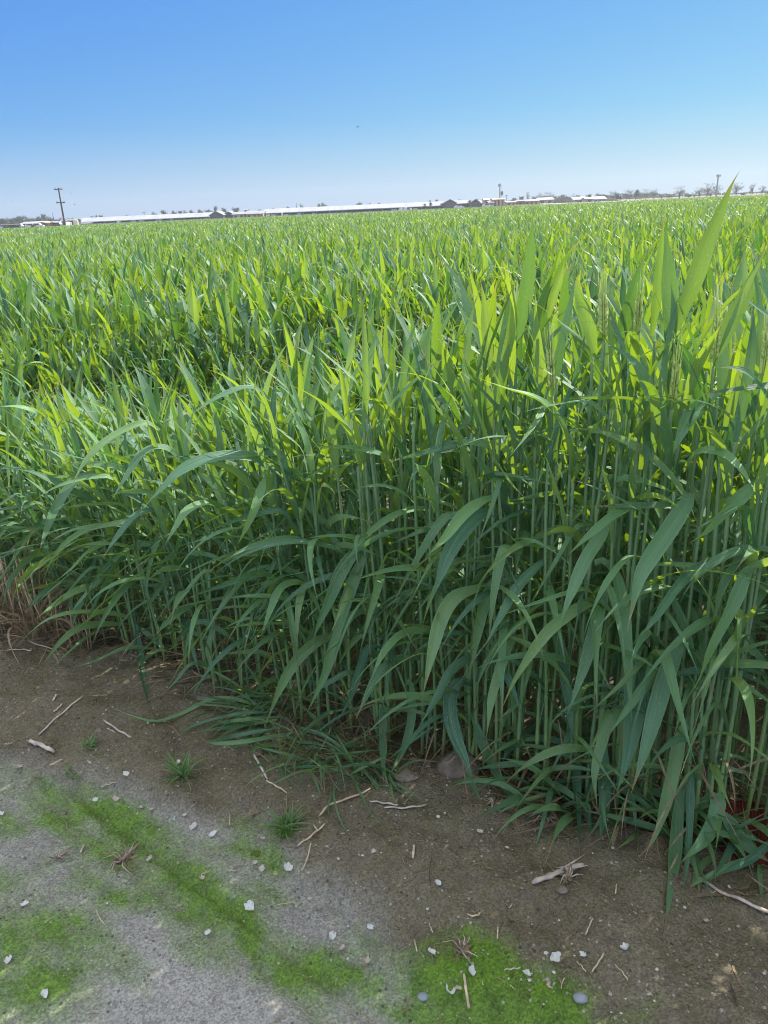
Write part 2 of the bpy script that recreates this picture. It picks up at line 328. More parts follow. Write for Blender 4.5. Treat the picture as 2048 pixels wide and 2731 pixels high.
def ground():
    fine = .012
    xs = np.arange(-2.6, 2.0, fine); ys = np.arange(.35, 3.1, fine)
    gx = 2.0 * 1.22 ** np.arange(1, 42); gx = gx[gx < 9000]
    X = np.concatenate([-(gx[::-1]) - .6, xs, gx]); Yv = np.concatenate([-gx[::-1][:-1], [-1., 0.], ys, 3.1 * 1.14 ** np.arange(1, 62)])
    xx, yy = np.meshgrid(X, Yv); zz = hgt(xx, yy); ny, nx = xx.shape
    V = np.stack([xx, yy, zz], -1).reshape(-1, 3); idx = np.arange(ny * nx).reshape(ny, nx)
    Fq = np.stack([idx[:-1, :-1], idx[:-1, 1:], idx[1:, 1:], idx[1:, :-1]], -1).reshape(-1, 4)
    x, y = V[:, 0], V[:, 1]; b = bermf(x, y); moss = np.zeros(len(V)); X0_, Y0_ = x, y; wq = fbm(x * 9, y * 9, 51) - .5; wq2 = fbm(x * 9 + 40, y * 9, 53) - .5; x = x + wq * .16; y = y + wq2 * .10
    for (px, py, rx, ry, ang, k) in [(290, 2390, .15, .055, -25, .62), (210, 2300, .12, .05, -10, .25), (560, 2410, .16, .035, -40, .40), (640, 2500, .20, .025, -42, .52), (700, 2380, .09, .05, 0, .45),
             (520, 2560, .09, .04, -30, .5), (890, 2590, .12, .05, -30, .75), (950, 2520, .10, .05, -30, .35), (1290, 2640, .17, .09, -10, 1.15), (1180, 2560, .06, .05, 60, .8), (1430, 2700, .14, .06, -30, 1.1), (1150, 2700, .10, .04, -10, .8), (1600, 2760, .1, .05, 0, .6),
             (680, 2290, .10, .035, -20, .55), (650, 2220, .09, .03, -10, .35), (30, 2180, .12, .06, 0, .5), (20, 2320, .16, .05, 20, .35), (150, 2630, .05, .035, 0, .7), (100, 2500, .14, .06, 0, .30), (350, 2200, .12, .04, -15, .35), (470, 2480, .1, .05, -35, .30),
             (250, 1770, .15, .06, 0, .35), (1400, 2170, .2, .05, -20, .25), (720, 2270, .03, .03, 0, .5), (230, 2150, .2, .04, 0, .3)]:
        moss = np.maximum(moss, k * ellipse(x, y, px, py, rx, ry, ang))
    x, y = X0_, Y0_; fa, fb = x * .77 - y * .64, x * .64 + y * .77; moss = moss * .9 + .37 * (1 - b) + 1.15 * (fbm(fa * 3.5, fb * 17, 21) - .5) * (1 - .75 * b) + .25 * (fbm(x * 24, y * 24, 23) - .5) - .05 * b
    pale = np.zeros(len(V))
    for (px, py, rx, ry, ang, k) in [(240, 2200, .12, .03, -10, .6), (600, 2230, .22, .04, -20, .7), (900, 2340, .2, .03, -40, .5), (480, 2620, .35, .12, -25, .75), (1000, 2700, .25, .10, -30, .7), (300, 2700, .3, .15, 0, .6), (200, 2560, .1, .05, 0, .5), (560, 2350, .12, .05, -30, .6), (330, 1800, .1, .04, 0, .5), (1230, 2690, .05, .03, 0, .6)]:
        pale = np.maximum(pale, k * ellipse(x, y, px, py, rx, ry, ang))
    far = sstep(200, 320, y)
    o = mesh_np('ground', V, Fq, M['ground'], extra={'berm': b, 'moss': moss, 'pale': pale, 'far': far})
    tag(o, kind='structure')
ground()
def gz(x, y): return float(hgt(np.array([x]), np.array([y]))[0])
def on_ground(px, py, dz=0.0):
    p = G(px, py)
    for _ in range(4): p = G(px, py, gz(p[0], p[1]) + dz)
    return p

# ------------------------------------------------------------------ wheat
def ribbons(L, W, th0, bend, pw, az, tw, fold, var, base, n=12, k=5, wav=None, side=None, kink=None):
    """many leaf blades at once: arrays of N; returns V (N,n+1,k,3), uv, var"""
    N = len(L); t = np.linspace(0, 1, n + 1)[None, :]
    kk = 0 if kink is None else kink[:, None]; th = th0[:, None] + bend[:, None] * ((1 - kk) * t ** pw[:, None] + kk * sstep(.34, .46, t))
    az2 = az[:, None] + (0 if side is None else side[:, None] * t ** 1.5)
    d = np.stack([np.sin(th) * np.cos(az2), np.sin(th) * np.sin(az2), np.cos(th)], -1)
    mid = (d[:, 1:] + d[:, :-1]) / 2; pos = np.concatenate([np.zeros((N, 1, 3)), np.cumsum(mid, 1)], 1) * (L / n)[:, None, None] + base[:, None, :]
    return sweep(pos, d, az2, W, tw, fold, var, k, wav)
def sweep(pos, d, az2, W, tw, fold, var, k=5, wav=None):
    N, n1, _ = pos.shape; t = np.linspace(0, 1, n1)[None, :]
    side0 = np.stack([-np.sin(az2), np.cos(az2), np.zeros_like(az2)], -1) if az2 is not None else None
    nrm0 = np.cross(d, side0); a = tw[:, None] * t
    sd_ = side0 * np.cos(a)[..., None] + nrm0 * np.sin(a)[..., None]; nr = np.cross(d, sd_)
    prof = (0.55 + .45 * sstep(0, .25, t)) * (1 - sstep(.30, 1.03, t) ** 1.9); prof = np.maximum(prof, .012)
    s = np.linspace(-1, 1, k)[None, None, :]
    half = (W / 2)[:, None] * prof
    off = sd_[:, :, None, :] * (half[..., None] * s)[..., None]
    wv = 0 if wav is None else (wav[:, None] * np.sin(t * 17 + var[:, None] * 40))[..., None] * np.sign(s) * np.abs(s) ** 2
    lift = half[..., None] * (fold[:, None, None] * np.abs(s) ** 1.3 + wv)
    V = pos[:, :, None, :] + off + nr[:, :, None, :] * lift[..., None]
    uv = np.stack([np.broadcast_to((s + 1) / 2, V.shape[:3]), np.broadcast_to(t[..., None], V.shape[:3])], -1)
    vr = np.broadcast_to(var[:, None, None], V.shape[:3])
    return V, uv, vr
def faces_of(N, n1, k):
    i = np.arange(n1 * k).reshape(n1, k); f = np.stack([i[:-1, :-1], i[:-1, 1:], i[1:, 1:], i[1:, :-1]], -1).reshape(-1, 4)
    return (f[None] + (np.arange(N) * n1 * k)[:, None, None]).reshape(-1, 4)

def stem_mesh(name, pts, rad, nodes, parent, mat='stem', n=8):
    """tube through pts with swollen joints at fractions `nodes`"""
    t = np.linspace(0, 1, 26); t = np.sort(np.concatenate([t] + [[q - .012, q, q + .012] for q in nodes])); t = np.clip(t, 0, 1)
    pts = np.array(pts); tt = np.linspace(0, 1, len(pts)); c = np.stack([np.interp(t, tt, pts[:, j]) for j in range(3)], -1)
    rr = rad * (1 - .32 * t); 
    for q in nodes: rr = rr * (1 + .28 * np.exp(-((t - q) / .008) ** 2)) ; rr = rr * (1 + .12 * np.exp(-np.maximum(0, t - q) / .05) * (t > q))
    m = MB(); m.tube(c, list(rr), n); return m.build(name, M[mat], parent, True)

def bez(pts, n):                                    # smooth curve through given points (Catmull-Rom), n+1 samples at equal arc steps
    p = np.array(pts, float)
    if len(p) == 2: p = np.array([p[0], (p[0] + p[1]) / 2, p[1]])
    q = np.concatenate([[2 * p[0] - p[1]], p, [2 * p[-1] - p[-2]]]); out = []
    for i in range(len(p) - 1):
        a, b, c, d = q[i:i + 4]
        for t in np.linspace(0, 1, 16, endpoint=False): out.append(.5 * (2 * b + (c - a) * t + (2 * a - 5 * b + 4 * c - d) * t * t + (3 * b - a - 3 * c + d) * t ** 3))
    out.append(p[-1]); out = np.array(out); s = np.concatenate([[0], np.cumsum(np.linalg.norm(np.diff(out, axis=0), axis=1))]); u = np.linspace(0, s[-1], n + 1)
    return np.stack([np.interp(u, s, out[:, j]) for j in range(3)], -1)

def traced_leaf(pts3, width, parent, var, fold=.25, tw=0.0, mat='leaf', face=None, n=20, name='leaf'):
    """one blade along a 3D path; its face is turned partly to `face` (a direction)"""
    pos = bez(pts3, n); d = np.gradient(pos, axis=0); d /= np.linalg.norm(d, axis=1)[:, None] + 1e-9
    fc = np.array(face if face is not None else (random.uniform(-.4, .4), -.8, .8)); fc = fc / np.linalg.norm(fc)
    sd0 = np.cross(d, fc); sd0 /= np.linalg.norm(sd0, axis=1)[:, None] + 1e-9; nr0 = np.cross(sd0, d)
    t = np.linspace(0, 1, n + 1); a = (tw * t)[:, None]; s_ = sd0 * np.cos(a) + nr0 * np.sin(a); nr = np.cross(s_, d)
    prof = (.5 + .5 * sstep(0, .3, t)) * (1 - sstep(.32, 1.03, t) ** 1.9); prof = np.maximum(prof, .012)
    k = 7; s = np.linspace(-1, 1, k)[None, :]; half = (width / 2 * prof)[:, None]
    wv = .10 * np.sin(t * 15 + var * 30)[:, None] * np.sign(s) * s * s
    V = pos[:, None, :] + s_[:, None, :] * (half * s)[..., None] + nr[:, None, :] * (half * (fold * np.abs(s) ** 1.3 + wv))[..., None]
    uv = np.stack([np.broadcast_to((s + 1) / 2, V.shape[:2]), np.broadcast_to(t[:, None], V.shape[:2])], -1)
    V = V.reshape(-1, 3) - (np.array(parent.location) if parent is not None else 0)
    return mesh_np(name, V, faces_of(1, n + 1, k), M[mat], uv.reshape(-1, 2), np.full(len(V), var), parent)

def ear_mesh(parent, base, direction, var):
    m = MB(); d = np.array(direction, float); d /= np.linalg.norm(d); a = np.cross(d, (0, 1, .1)); a /= np.linalg.norm(a); b = np.cross(d, a); base = np.array(base)
    m.tube([base - d * .01, base + d * .075], .0015, 6)
    for i in range(16):
        for sgn in (-1, 1):
            p = base + d * (.004 * i + .002 * (sgn + 1)) + (a * sgn * .0035) + b * random.uniform(-.002, .002)
            q = p + d * .011 + a * sgn * .0025; m.tube([p, (p + q) / 2, q], [.0012, .0030, .0008], 6)
    o = m.build('ear', M['ear'], parent, True); w_ = MB()
    for i in range(16):
        p = base + d * (.02 + .0024 * i); sp = random.uniform(-1, 1); sp2 = random.uniform(-1, 1)
        q = p + d * random.uniform(.05, .085) + a * sp * .009 + b * sp2 * .008; w_.tube([p, (p + q) / 2 + a * sp * .002, q], [.0006, .0005, .0003], 4)
    w_.build('awns', M['ear'], o, True)

LEAF_SLOTS = [.12, .22, .33, .44, .55, .67, .79, .90, 1.0]
def height_at(x, s):
    """height of the topmost collar: tall at the right edge, low at the left, even inside the field"""
    e = .50 + .39 * sstep(-.95, .45, x)                       # along the edge
    inner = .42 + .23 * sstep(-.9, .8, x)
    return e + (inner - e) * sstep(.3, 1.3, s)

def plant(x, y, H, lean, label, group, hero=None, ear=False, top_leaf=True, dens=1.0, rad=.0042, nb=(.0, .0)):
    """one wheat stalk. hero = list of (points3D, width, height of its collar, face, twist)"""
    z = gz(x, y) - .01; root = empty('wheat_plant', (x, y, z)); tag(root, label, 'wheat plant', group)
    lx, ly = lean; ph = random.uniform(0, 6.28)
    def at(t):
        return np.array([lx * t ** 1.7 + .006 * math.sin(5 * t + ph) - .006 * math.sin(ph), ly * t ** 1.7 + .006 * math.cos(4 * t + ph) - .006 * math.cos(ph), H * t])
    slots = [q + random.uniform(-.035, .035) for q in LEAF_SLOTS[:-1]] + [1.0]
    stem_mesh('stem', [at(t) for t in np.linspace(0, 1, 14)], rad * random.uniform(.85, 1.1), [q for q in slots[:-1]][::1], root)
    az0 = random.uniform(0, 2 * math.pi); used = [h[2] / H for h in (hero or [])]
    for i, q in enumerate(slots):
        if random.random() > dens * (.75 if q < .45 else 1) and i < 8: continue
        if any(abs(q - u) < .05 for u in used): continue
        if i == 8 and not top_leaf: continue
        az = az0 + i * math.pi + random.uniform(-.5, .5); s_edge = y - EDGE(x)
        bias = np.array([math.cos(az), math.sin(az)]) + np.array([-.35 - nb[0], -.45 - nb[1]]) * (1.0 if i < 8 else .3); az = math.atan2(bias[1], bias[0])
        hi = q > .76
        if i == 8: L, th0, be, pw = random.uniform(.19, .28), R(random.uniform(4, 20)), R(random.uniform(2, 45)), 1.6
        elif hi: L, th0, be, pw = random.uniform(.22, .34), R(random.uniform(12, 30)), R(random.uniform(15, 95)), 1.5
        elif q > .3: L, th0, be, pw = random.uniform(.24, .40), R(random.uniform(20, 45)), R(random.uniform(60, 135)), .95
        else: L, th0, be, pw = random.uniform(.15, .28), R(random.uniform(35, 70)), R(random.uniform(50, 100)), .9
        if i == 8: L = max(.10, min(L, 1.19 - (z + H)))
        p = at(q); wd = random.uniform(.008, .021) * (1.0 if q > .3 else .75)
        # keep the blade above the soil
        drop = L * max(0, -math.cos(th0 + be)) * .6
        if p[2] < drop: be *= .6
        dryl = (q < .3 and random.random() < .5)
        V, uv, vr = ribbons(np.array([L]), np.array([wd * (.38 if dryl else 1)]), np.array([th0]), np.array([be]), np.array([pw]), np.array([az]), np.array([R(random.gauss(0, 75)) if i < 8 else R(random.uniform(-30, 30))]), np.array([random.uniform(.05, .45)]), np.array([random.random()]), p[None], n=14, k=5, wav=np.array([.12]), side=np.array([random.uniform(-.7, .7)]), kink=np.array([random.choice((0, 0, 0, .5, .85)) if q > .2 else 0]))
        V = V.reshape(-1, 3); gl = .006 - z; 
        V[:, 2] = np.where(V[:, 2] < gl, gl + (V[:, 2] - gl) * .06, V[:, 2])
        mesh_np('leaf', V, faces_of(1, 15, 5), M['dry' if dryl else 'leaf'], uv.reshape(-1, 2), vr.ravel(), root)
    for (pts3, wd, hz, face, tw, mt) in (hero or []): traced_leaf(pts3, wd, root, random.random(), fold=random.uniform(.12, .35), tw=tw, face=face, mat=mt)
    if ear:
        ear_mesh(root, at(1.0) + np.array([0, 0, .01]), (random.uniform(-.1, .1), random.uniform(-.1, .1), 1), random.random())
    return root

def crop(ox, oy, s): return lambda pts: [(ox + s * a, oy + s * b) for a, b in pts]
c7 = crop(1248, 500, .4822); c8 = crop(1248, 1300, .4822); cA = crop(0, 900, .4219); cB = crop(600, 1300, .4219); c4 = crop(0, 1350, .4219); c6 = crop(1024, 1950, .6173)
# (trace from collar to tip in photo pixels, width in the same crop pixels x scale, extra depth behind the edge, how far the tip comes forward, upright?, label)
HERO = [
 (c7([(1140, 790), (1230, 560), (1310, 330), (1395, 130), (1450, 0), (1500, -88)]), 112 * .48, .06, .02, 1, 'tallest wheat stalk, its broad pointed leaf rising past the horizon into the sky'),
 (c7([(265, 860), (300, 720), (335, 500), (350, 330), (360, 140)]), 88 * .48, .08, .03, 1, 'stalk with one dark broad leaf standing straight up under the lattice mast'),
 (c7([(700, 915), (660, 740), (615, 600), (605, 500), (640, 460)]), 82 * .48, .05, .02, 1, 'stalk with a bright leaf folded over at its tip beside a thin spire leaf'),
 (c7([(820, 900), (880, 700), (935, 500), (992, 335)]), 84 * .48, .12, .02, 1, 'stalk with a leaning two tone leaf right of the folded bright leaf'),
 (c7([(1015, 820), (1045, 600), (1065, 350), (1087, 125)]), 56 * .48, .10, .02, 1, 'stalk with a narrow shaded spire leaf just left of the tallest leaf'),
 (c7([(1125, 905), (1112, 600), (1105, 400), (1088, 180)]), 92 * .48, .03, .01, 1, 'stalk with a broad glowing green spire leaf touching the narrow shaded one'),
 (c7([(1345, 970), (1430, 780), (1530, 600), (1650, 310)]), 98 * .48, .08, -.02, 1, 'stalk near the right border with a long leaf leaning right towards the frame'),
 (c7([(600, 1590), (510, 1310), (390, 1180), (200, 1110), (18, 1040)]), 105 * .48, .02, .10, 0, 'stalk whose wide blue green leaf sweeps left across the others at chest height'),
 (c7([(1130, 1550), (1080, 1330), (1000, 1120), (900, 950), (735, 848)]), 118 * .48, .0, .05, 0, 'stalk with the widest dark leaf crossing in front of the bright spire leaves'),
 (c7([(1190, 1570), (1270, 1462), (1400, 1465), (1500, 1545), (1590, 1680)]), 62 * .48, .0, .16, 0, 'stalk with a thin arching leaf bowing over to the right border'),
 (c7([(985, 1180), (990, 1260), (975, 1500), (950, 1800)]), 82 * .48, .01, .06, 0, 'stalk with a flat pale leaf hanging straight down among the right stems'),
 (c7([(165, 1390), (125, 1200), (60, 1060), (-10, 965)]), 70 * .48, .1, .02, 1, 'stalk with a dark upright leaf left of the sweeping blue green leaf'),
 (c7([(1790, 830), (1660, 712), (1505, 600)]), 50 * .48, .0, .05, 0, 'stalk at the right border with a sunlit white leaf pointing left'),
 (c7([(1265, 1170), (1230, 1010), (1150, 880), (1090, 760)]), 95 * .48, .09, .02, 1, 'stalk with a broad leaf half in shadow below the tallest leaf'),
 (c7([(1700, 1230), (1570, 1050), (1480, 1002), (1385, 995)]), 60 * .48, .0, .06, 0, 'stalk at the right border with a yellow green leaf curving left'),
 (c7([(1380, 1130), (1300, 1200), (1210, 1290), (1130, 1480)]), 88 * .48, .04, .05, 0, 'stalk with a sunlit leaf bent down left under the right ear'),
 (c7([(430, 1350), (420, 1130), (385, 860), (370, 560)]), 66 * .48, .12, .0, 1, 'stalk with a slim upright leaf behind the dark broad spire leaf'),
 (c7([(560, 1340), (800, 1350), (940, 1420), (1060, 1560)]), 55 * .48, .02, .08, 0, 'stalk with a leaf lying level across the right stems'),
 (c7([(920, 1310), (850, 1150), (800, 1000), (790, 800)]), 74 * .48, .13, .0, 1, 'stalk with an upright dark leaf behind the widest crossing leaf'),
 (c7([(130, 1050), (100, 800), (90, 640), (66, 500)]), 60 * .48, .16, .0, 1, 'stalk with a bright green spire leaf left of the mast leaf'),
 (c7([(440, 720), (470, 600), (505, 500), (540, 380)]), 56 * .48, .16, .0, 1, 'stalk with a short leaning leaf right of the dark broad spire leaf'),
 (c8([(1130, 60), (1225, 45), (1120, 220), (1000, 400), (940, 520), (880, 795)]), 108 * .48, .0, .18, 0, 'stalk with a wide leaf creased at the top and hanging to a twisted tip'),
 (c8([(1620, -40), (1450, 100), (1300, 250), (1180, 335)]), 92 * .48, .03, .10, 0, 'stalk with a bronze green leaf falling left below the arching leaf'),
 (c8([(990, 60), (930, 85), (800, 160), (680, 260), (535, 388)]), 64 * .48, .01, .12, 0, 'stalk with a blue green leaf falling left to a fine point'),
 (c8([(790, 170), (750, 250), (650, 400), (570, 590), (500, 780)]), 82 * .48, .01, .10, 0, 'stalk with a leaf hanging steeply beside the fine pointed one'),
 (c8([(700, 420), (760, 410), (820, 500), (850, 650), (875, 900), (905, 1290)]), 84 * .48, .0, .14, 0, 'stalk with a leaf hanging straight down with a curled brown tip'),
 (c8([(760, 640), (680, 640), (560, 700), (420, 820), (270, 1040), (175, 1250)]), 72 * .48, .0, .17, 0, 'stalk with a long speckled leaf sweeping down left'),
 (c8([(800, 500), (770, 540), (700, 780), (640, 1000), (545, 1270)]), 78 * .48, .02, .12, 0, 'stalk with a leaf hanging under the long speckled one'),
 (c8([(1400, 400), (1320, 415), (1180, 520), (1020, 740), (885, 895)]), 66 * .48, .01, .16, 0, 'stalk with a dusty leaf reaching down left across the middle stems'),
 (c8([(1600, 360), (1560, 420), (1460, 650), (1330, 900), (1260, 1090), (1145, 1245)]), 96 * .48, .0, .16, 0, 'stalk with a pale broad leaf hanging near the right border'),
 (c8([(1230, 900), (1180, 850), (1110, 1000), (1040, 1230), (970, 1480), (900, 1700)]), 102 * .48, .0, .12, 0, 'stalk with a blue grey broad leaf hanging low above the rusty cloth'),
 (c8([(870, 850), (900, 900), (955, 1010), (1010, 1210)]), 68 * .48, .03, .05, 0, 'stalk with a short dark leaf bent down right'),
 (c8([(1000, 1000), (950, 1070), (930, 1250), (880, 1500), (820, 1700)]), 92 * .48, .02, .08, 0, 'stalk with a long bruised leaf hanging behind the blue grey one'),
 (c8([(430, 640), (455, 690), (505, 870), (545, 1100), (582, 1450)]), 66 * .48, .01, .08, 0, 'stalk with a dark folded leaf hanging straight left of the middle'),
 (c8([(300, 820), (235, 860), (180, 1000), (130, 1180), (100, 1400)]), 68 * .48, .0, .12, 0, 'stalk with a leaf marked by yellow dashes hanging above the clod'),
 (c8([(450, 400), (390, 430), (270, 560), (170, 740), (88, 885)]), 66 * .48, .0, .12, 0, 'stalk with a dark leaf falling left above the yellow dashed one'),
 (c8([(930, 1190), (800, 1260), (730, 1450), (700, 1600), (715, 1780)]), 64 * .48, .01, .08, 0, 'stalk with a low leaf bent down in the dense right clump'),
 (c8([(1560, 300), (1480, 420), (1400, 560), (1340, 800)]), 50 * .48, .03, .06, 0, 'stalk with a slim leaf hanging in front of a yellow stem at the right'),
 (c8([(20, 450), (120, 420), (190, 470), (90, 640), (0, 1080)]), 80 * .48, .0, .1, 0, 'stalk with a mottled leaf hooked over and falling left of the middle'),
 (c6([(250, -60), (300, 20), (330, 110), (370, 200), (432, 335)]), 44 * .617, .0, .10, 0, 'stalk with a dark leaf drooping in front of the round clod'),
 (c6([(380, -80), (420, 40), (500, 210), (612, 366)]), 50 * .617, .0, .10, 0, 'stalk with a leaf drooping right of the round clod to the bank'),
 (c6([(800, 60), (825, 130), (832, 300), (846, 565)]), 46 * .617, .0, .07, 0, 'stalk with a straight leaf hanging over the bank to the grey split straw'),
 (c6([(960, 20), (945, 100), (955, 300), (930, 500)]), 56 * .617, .01, .05, 0, 'stalk with a blunt brown scarred leaf hanging to the bank'),
 (c6([(1330, -60), (1280, 20), (1240, 200), (1170, 450), (1095, 552)]), 64 * .617, .0, .08, 0, 'stalk with a leaf whose tip touches the bank left of the rusty cloth'),
 (c6([(1300, 230), (1275, 300), (1258, 500), (1232, 700), (1210, 878)]), 58 * .617, .0, .16, 0, 'stalk with the lowest hanging leaf reaching far over the bare bank'),
 (c6([(1345, 150), (1325, 230), (1312, 500), (1286, 738)]), 40 * .617, .0, .14, 0, 'stalk with a thin leaf hanging beside the lowest reaching leaf'),
 (c6([(1350, 330), (1440, 290), (1400, 440), (1275, 575)]), 66 * .617, .0, .10, 0, 'stalk with a leaf kinked to a triangle in front of the rusty cloth'),
 (c6([(1420, 340), (1480, 380), (1560, 490), (1670, 570)]), 58 * .617, .0, .08, 0, 'stalk with a low leaf crossing the rusty cloth to the right'),
 (c6([(1700, 450), (1600, 540), (1500, 590), (1420, 636)]), 36 * .617, .0, .10, 0, 'stalk at the right border with a slim leaf low over the soil'),
 (cA([(1720, 860), (1600, 760), (1450, 745), (1280, 775), (1130, 850), (1010, 970), (885, 1095)]), 95 * .42, .0, .20, 0, 'stalk with the big arched leaf bowing left in the middle of the edge'),
 (cA([(1160, 800), (1090, 720), (1000, 690), (900, 730), (810, 860), (690, 1055)]), 58 * .42, .0, .16, 0, 'stalk with a narrow hooked leaf left of the big arched leaf'),
 (cA([(1010, 590), (920, 540), (780, 590), (640, 680), (530, 800), (440, 960)]), 58 * .42, .02, .18, 0, 'stalk with a long pale arched leaf above the dead brown grass'),
 (cA([(620, 850), (540, 870), (450, 930), (330, 1120), (235, 1390)]), 60 * .42, .0, .2, 0, 'stalk with a leaf bowing down to the dead brown grass'),
 (cA([(1700, 400), (1640, 335), (1540, 318), (1400, 370), (1280, 440), (1180, 505)]), 55 * .42, .14, .15, 0, 'stalk with a smooth arched leaf against the dark furrow'),
 (cA([(700, 1120), (560, 1010), (420, 945), (230, 860), (78, 828)]), 66 * .42, .02, .10, 0, 'stalk with a blunt leaf pointing left at mid height'),
 (cA([(880, 1230), (780, 1180), (620, 1190), (450, 1220), (318, 1290)]), 42 * .42, .0, .15, 0, 'stalk with a thin level leaf above the left grey soil'),
 (cA([(1380, 1120), (1350, 1060), (1280, 1050), (1180, 1100), (1110, 1200), (1035, 1325)]), 66 * .42, .0, .15, 0, 'stalk with a hooked leaf tipped yellow below the big arched leaf'),
 (cA([(1020, 1110), (950, 1090), (850, 1130), (740, 1260), (640, 1410)]), 55 * .42, .0, .14, 0, 'stalk with a leaf sloping left below the narrow hooked one'),
 (cA([(1720, 850), (1659, 940), (1600, 1100), (1490, 1335)]), 66 * .42, .0, .12, 0, 'stalk with a steep leaf right of the yellow tipped hooked one'),
 (cA([(260, 540), (220, 470), (120, 440), (-20, 435)]), 45 * .42, .06, .08, 0, 'stalk with a pale level leaf at the left border'),
 (cB([(900, 460), (830, 420), (740, 520), (660, 700), (590, 860), (542, 1015)]), 96 * .42, .0, .14, 0, 'stalk with the left of two broad hanging leaves barred by sunlight'),
 (cB([(930, 450), (880, 435), (810, 600), (740, 800), (640, 1170)]), 88 * .42, .0, .10, 0, 'stalk with the right of two broad hanging leaves barred by sunlight'),
 (cB([(930, 800), (850, 785), (760, 850), (690, 1000), (625, 1190), (505, 1450)]), 80 * .42, .0, .12, 0, 'stalk with a leaf hanging below the sunlight barred pair'),
 (cB([(1720, 170), (1620, 170), (1500, 280), (1400, 450), (1305, 720)]), 112 * .42, .0, .16, 0, 'stalk with a wide blue leaf dropping left at the centre right'),
 (cB([(1720, 60), (1620, 90), (1500, 180), (1380, 330), (1262, 445)]), 84 * .42, .0, .16, 0, 'stalk with a blue leaf above the wide dropping one'),
 (cB([(1320, 930), (1250, 905), (1120, 930), (1010, 1040), (905, 1250)]), 74 * .42, .0, .14, 0, 'stalk with an arched leaf low in the middle'),
 (cB([(1230, 1090), (1150, 1075), (1020, 1130), (930, 1250), (820, 1480)]), 70 * .42, .0, .14, 0, 'stalk with an arched leaf just below the low middle one'),
 (cB([(760, 940), (690, 940), (560, 990), (430, 1120), (330, 1300), (238, 1555)]), 80 * .42, .0, .2, 0, 'stalk with a long leaf bowing down over the flopped grass'),
 (cB([(1600, 1080), (1530, 1085), (1420, 1180), (1340, 1340), (1190, 1570)]), 78 * .42, .0, .12, 0, 'stalk with a two tone leaf sweeping down left of the round clod'),
 (cB([(1560, 1240), (1480, 1230), (1420, 1350), (1445, 1540), (1520, 1720), (1575, 1900)]), 96 * .42, .0, .12, 0, 'stalk with a heavy blue leaf hanging down over the round clod'),
 (cB([(560, 380), (460, 330), (300, 340), (130, 390), (-10, 465)]), 56 * .42, .0, .12, 0, 'stalk with a level leaf reaching left in the middle of the edge'),
 (cB([(960, 400), (870, 335), (750, 310), (620, 310), (492, 325)]), 50 * .42, .0, .08, 0, 'stalk with a straight level leaf above the sunlight barred pair'),
 (cB([(1659, 620), (1590, 640), (1450, 700), (1360, 850), (1300, 1080), (1248, 1325)]), 104 * .42, .0, .14, 0, 'stalk with a broad matte leaf bowing down at the centre'),
 (cB([(520, 620), (440, 600), (350, 640), (290, 770), (225, 945)]), 60 * .42, .0, .1, 0, 'stalk with a yellow tipped leaf drooping left of the sunlight barred pair'),
 (cB([(1000, 1000), (905, 1010), (860, 1120), (790, 1330), (700, 1500)]), 60 * .42, .0, .06, 0, 'stalk with a creased leaf hanging low near the middle'),
 (cB([(1150, 1220), (1180, 1260), (1180, 1440), (1130, 1640), (1010, 1870)]), 60 * .42, .0, .08, 0, 'stalk with a spotted leaf hanging to the dark hollow'),
 (cB([(960, 1340), (990, 1350), (1000, 1560), (1000, 1890)]), 55 * .42, .0, .08, 0, 'stalk with a thin leaf hanging straight into the dark hollow'),
 (c4([(760, 240), (700, 230), (560, 290), (440, 410), (270, 530)]), 50 * .42, .0, .15, 0, 'stalk with a leaf sloping left in front of the dead brown grass'),
 (c4([(850, 720), (720, 680), (500, 670), (320, 710), (190, 800), (92, 905)]), 48 * .42, .0, .22, 0, 'stalk with a long leaf bowing left to the grey soil'),
 (c4([(720, 500), (640, 490), (480, 540), (350, 620), (220, 720)]), 58 * .42, .0, .15, 0, 'stalk with a leaf reaching left just above the grey soil'),
 (c4([(620, 590), (560, 580), (490, 660), (450, 800), (415, 850)]), 42 * .42, .0, .08, 0, 'stalk with a small hooked leaf at the edge of the grey soil'),
 (c4([(790, 745), (640, 745), (500, 770), (380, 860), (255, 1020)]), 48 * .42, .0, .18, 0, 'stalk with a leaf dropping onto the grey soil'),
 (c4([(860, 740), (880, 900), (900, 1050), (942, 1285)]), 52 * .42, .0, .10, 0, 'low stalk with a leaf hanging straight to the shaded soil'),
 (c4([(960, 960), (870, 1030), (780, 1110), (605, 1203)]), 44 * .42, .0, .12, 0, 'low stalk with a yellow edged leaf lying left on the soil'),
 (c4([(980, 900), (800, 895), (600, 980), (390, 1042)]), 36 * .42, .0, .12, 0, 'low stalk with a slim leaf lying left over the grey soil'),
 (c4([(1300, 730), (1350, 755), (1320, 900), (1340, 1000), (1360, 1215)]), 50 * .42, .0, .06, 0, 'stalk with a creased leaf hanging above the flopped grass'),
 (c4([(1250, 620), (1180, 640), (1050, 740), (970, 830)]), 50 * .42, .0, .1, 0, 'stalk with a leaf sloping left above the shaded stem bases'),
 (c4([(1400, 1060), (1230, 990), (1100, 1120), (1005, 1210)]), 42 * .42, .0, .08, 0, 'low stalk with a bent leaf touching the soil with a pale tip'),
]
def solve_stem(px, py, off):
    Y = 1.6
    for _ in range(12): q = P(px, py, Y); Y = float(EDGE(q[0])) + .01 + off * .8
    return P(px, py, Y), Y
STEMS = []
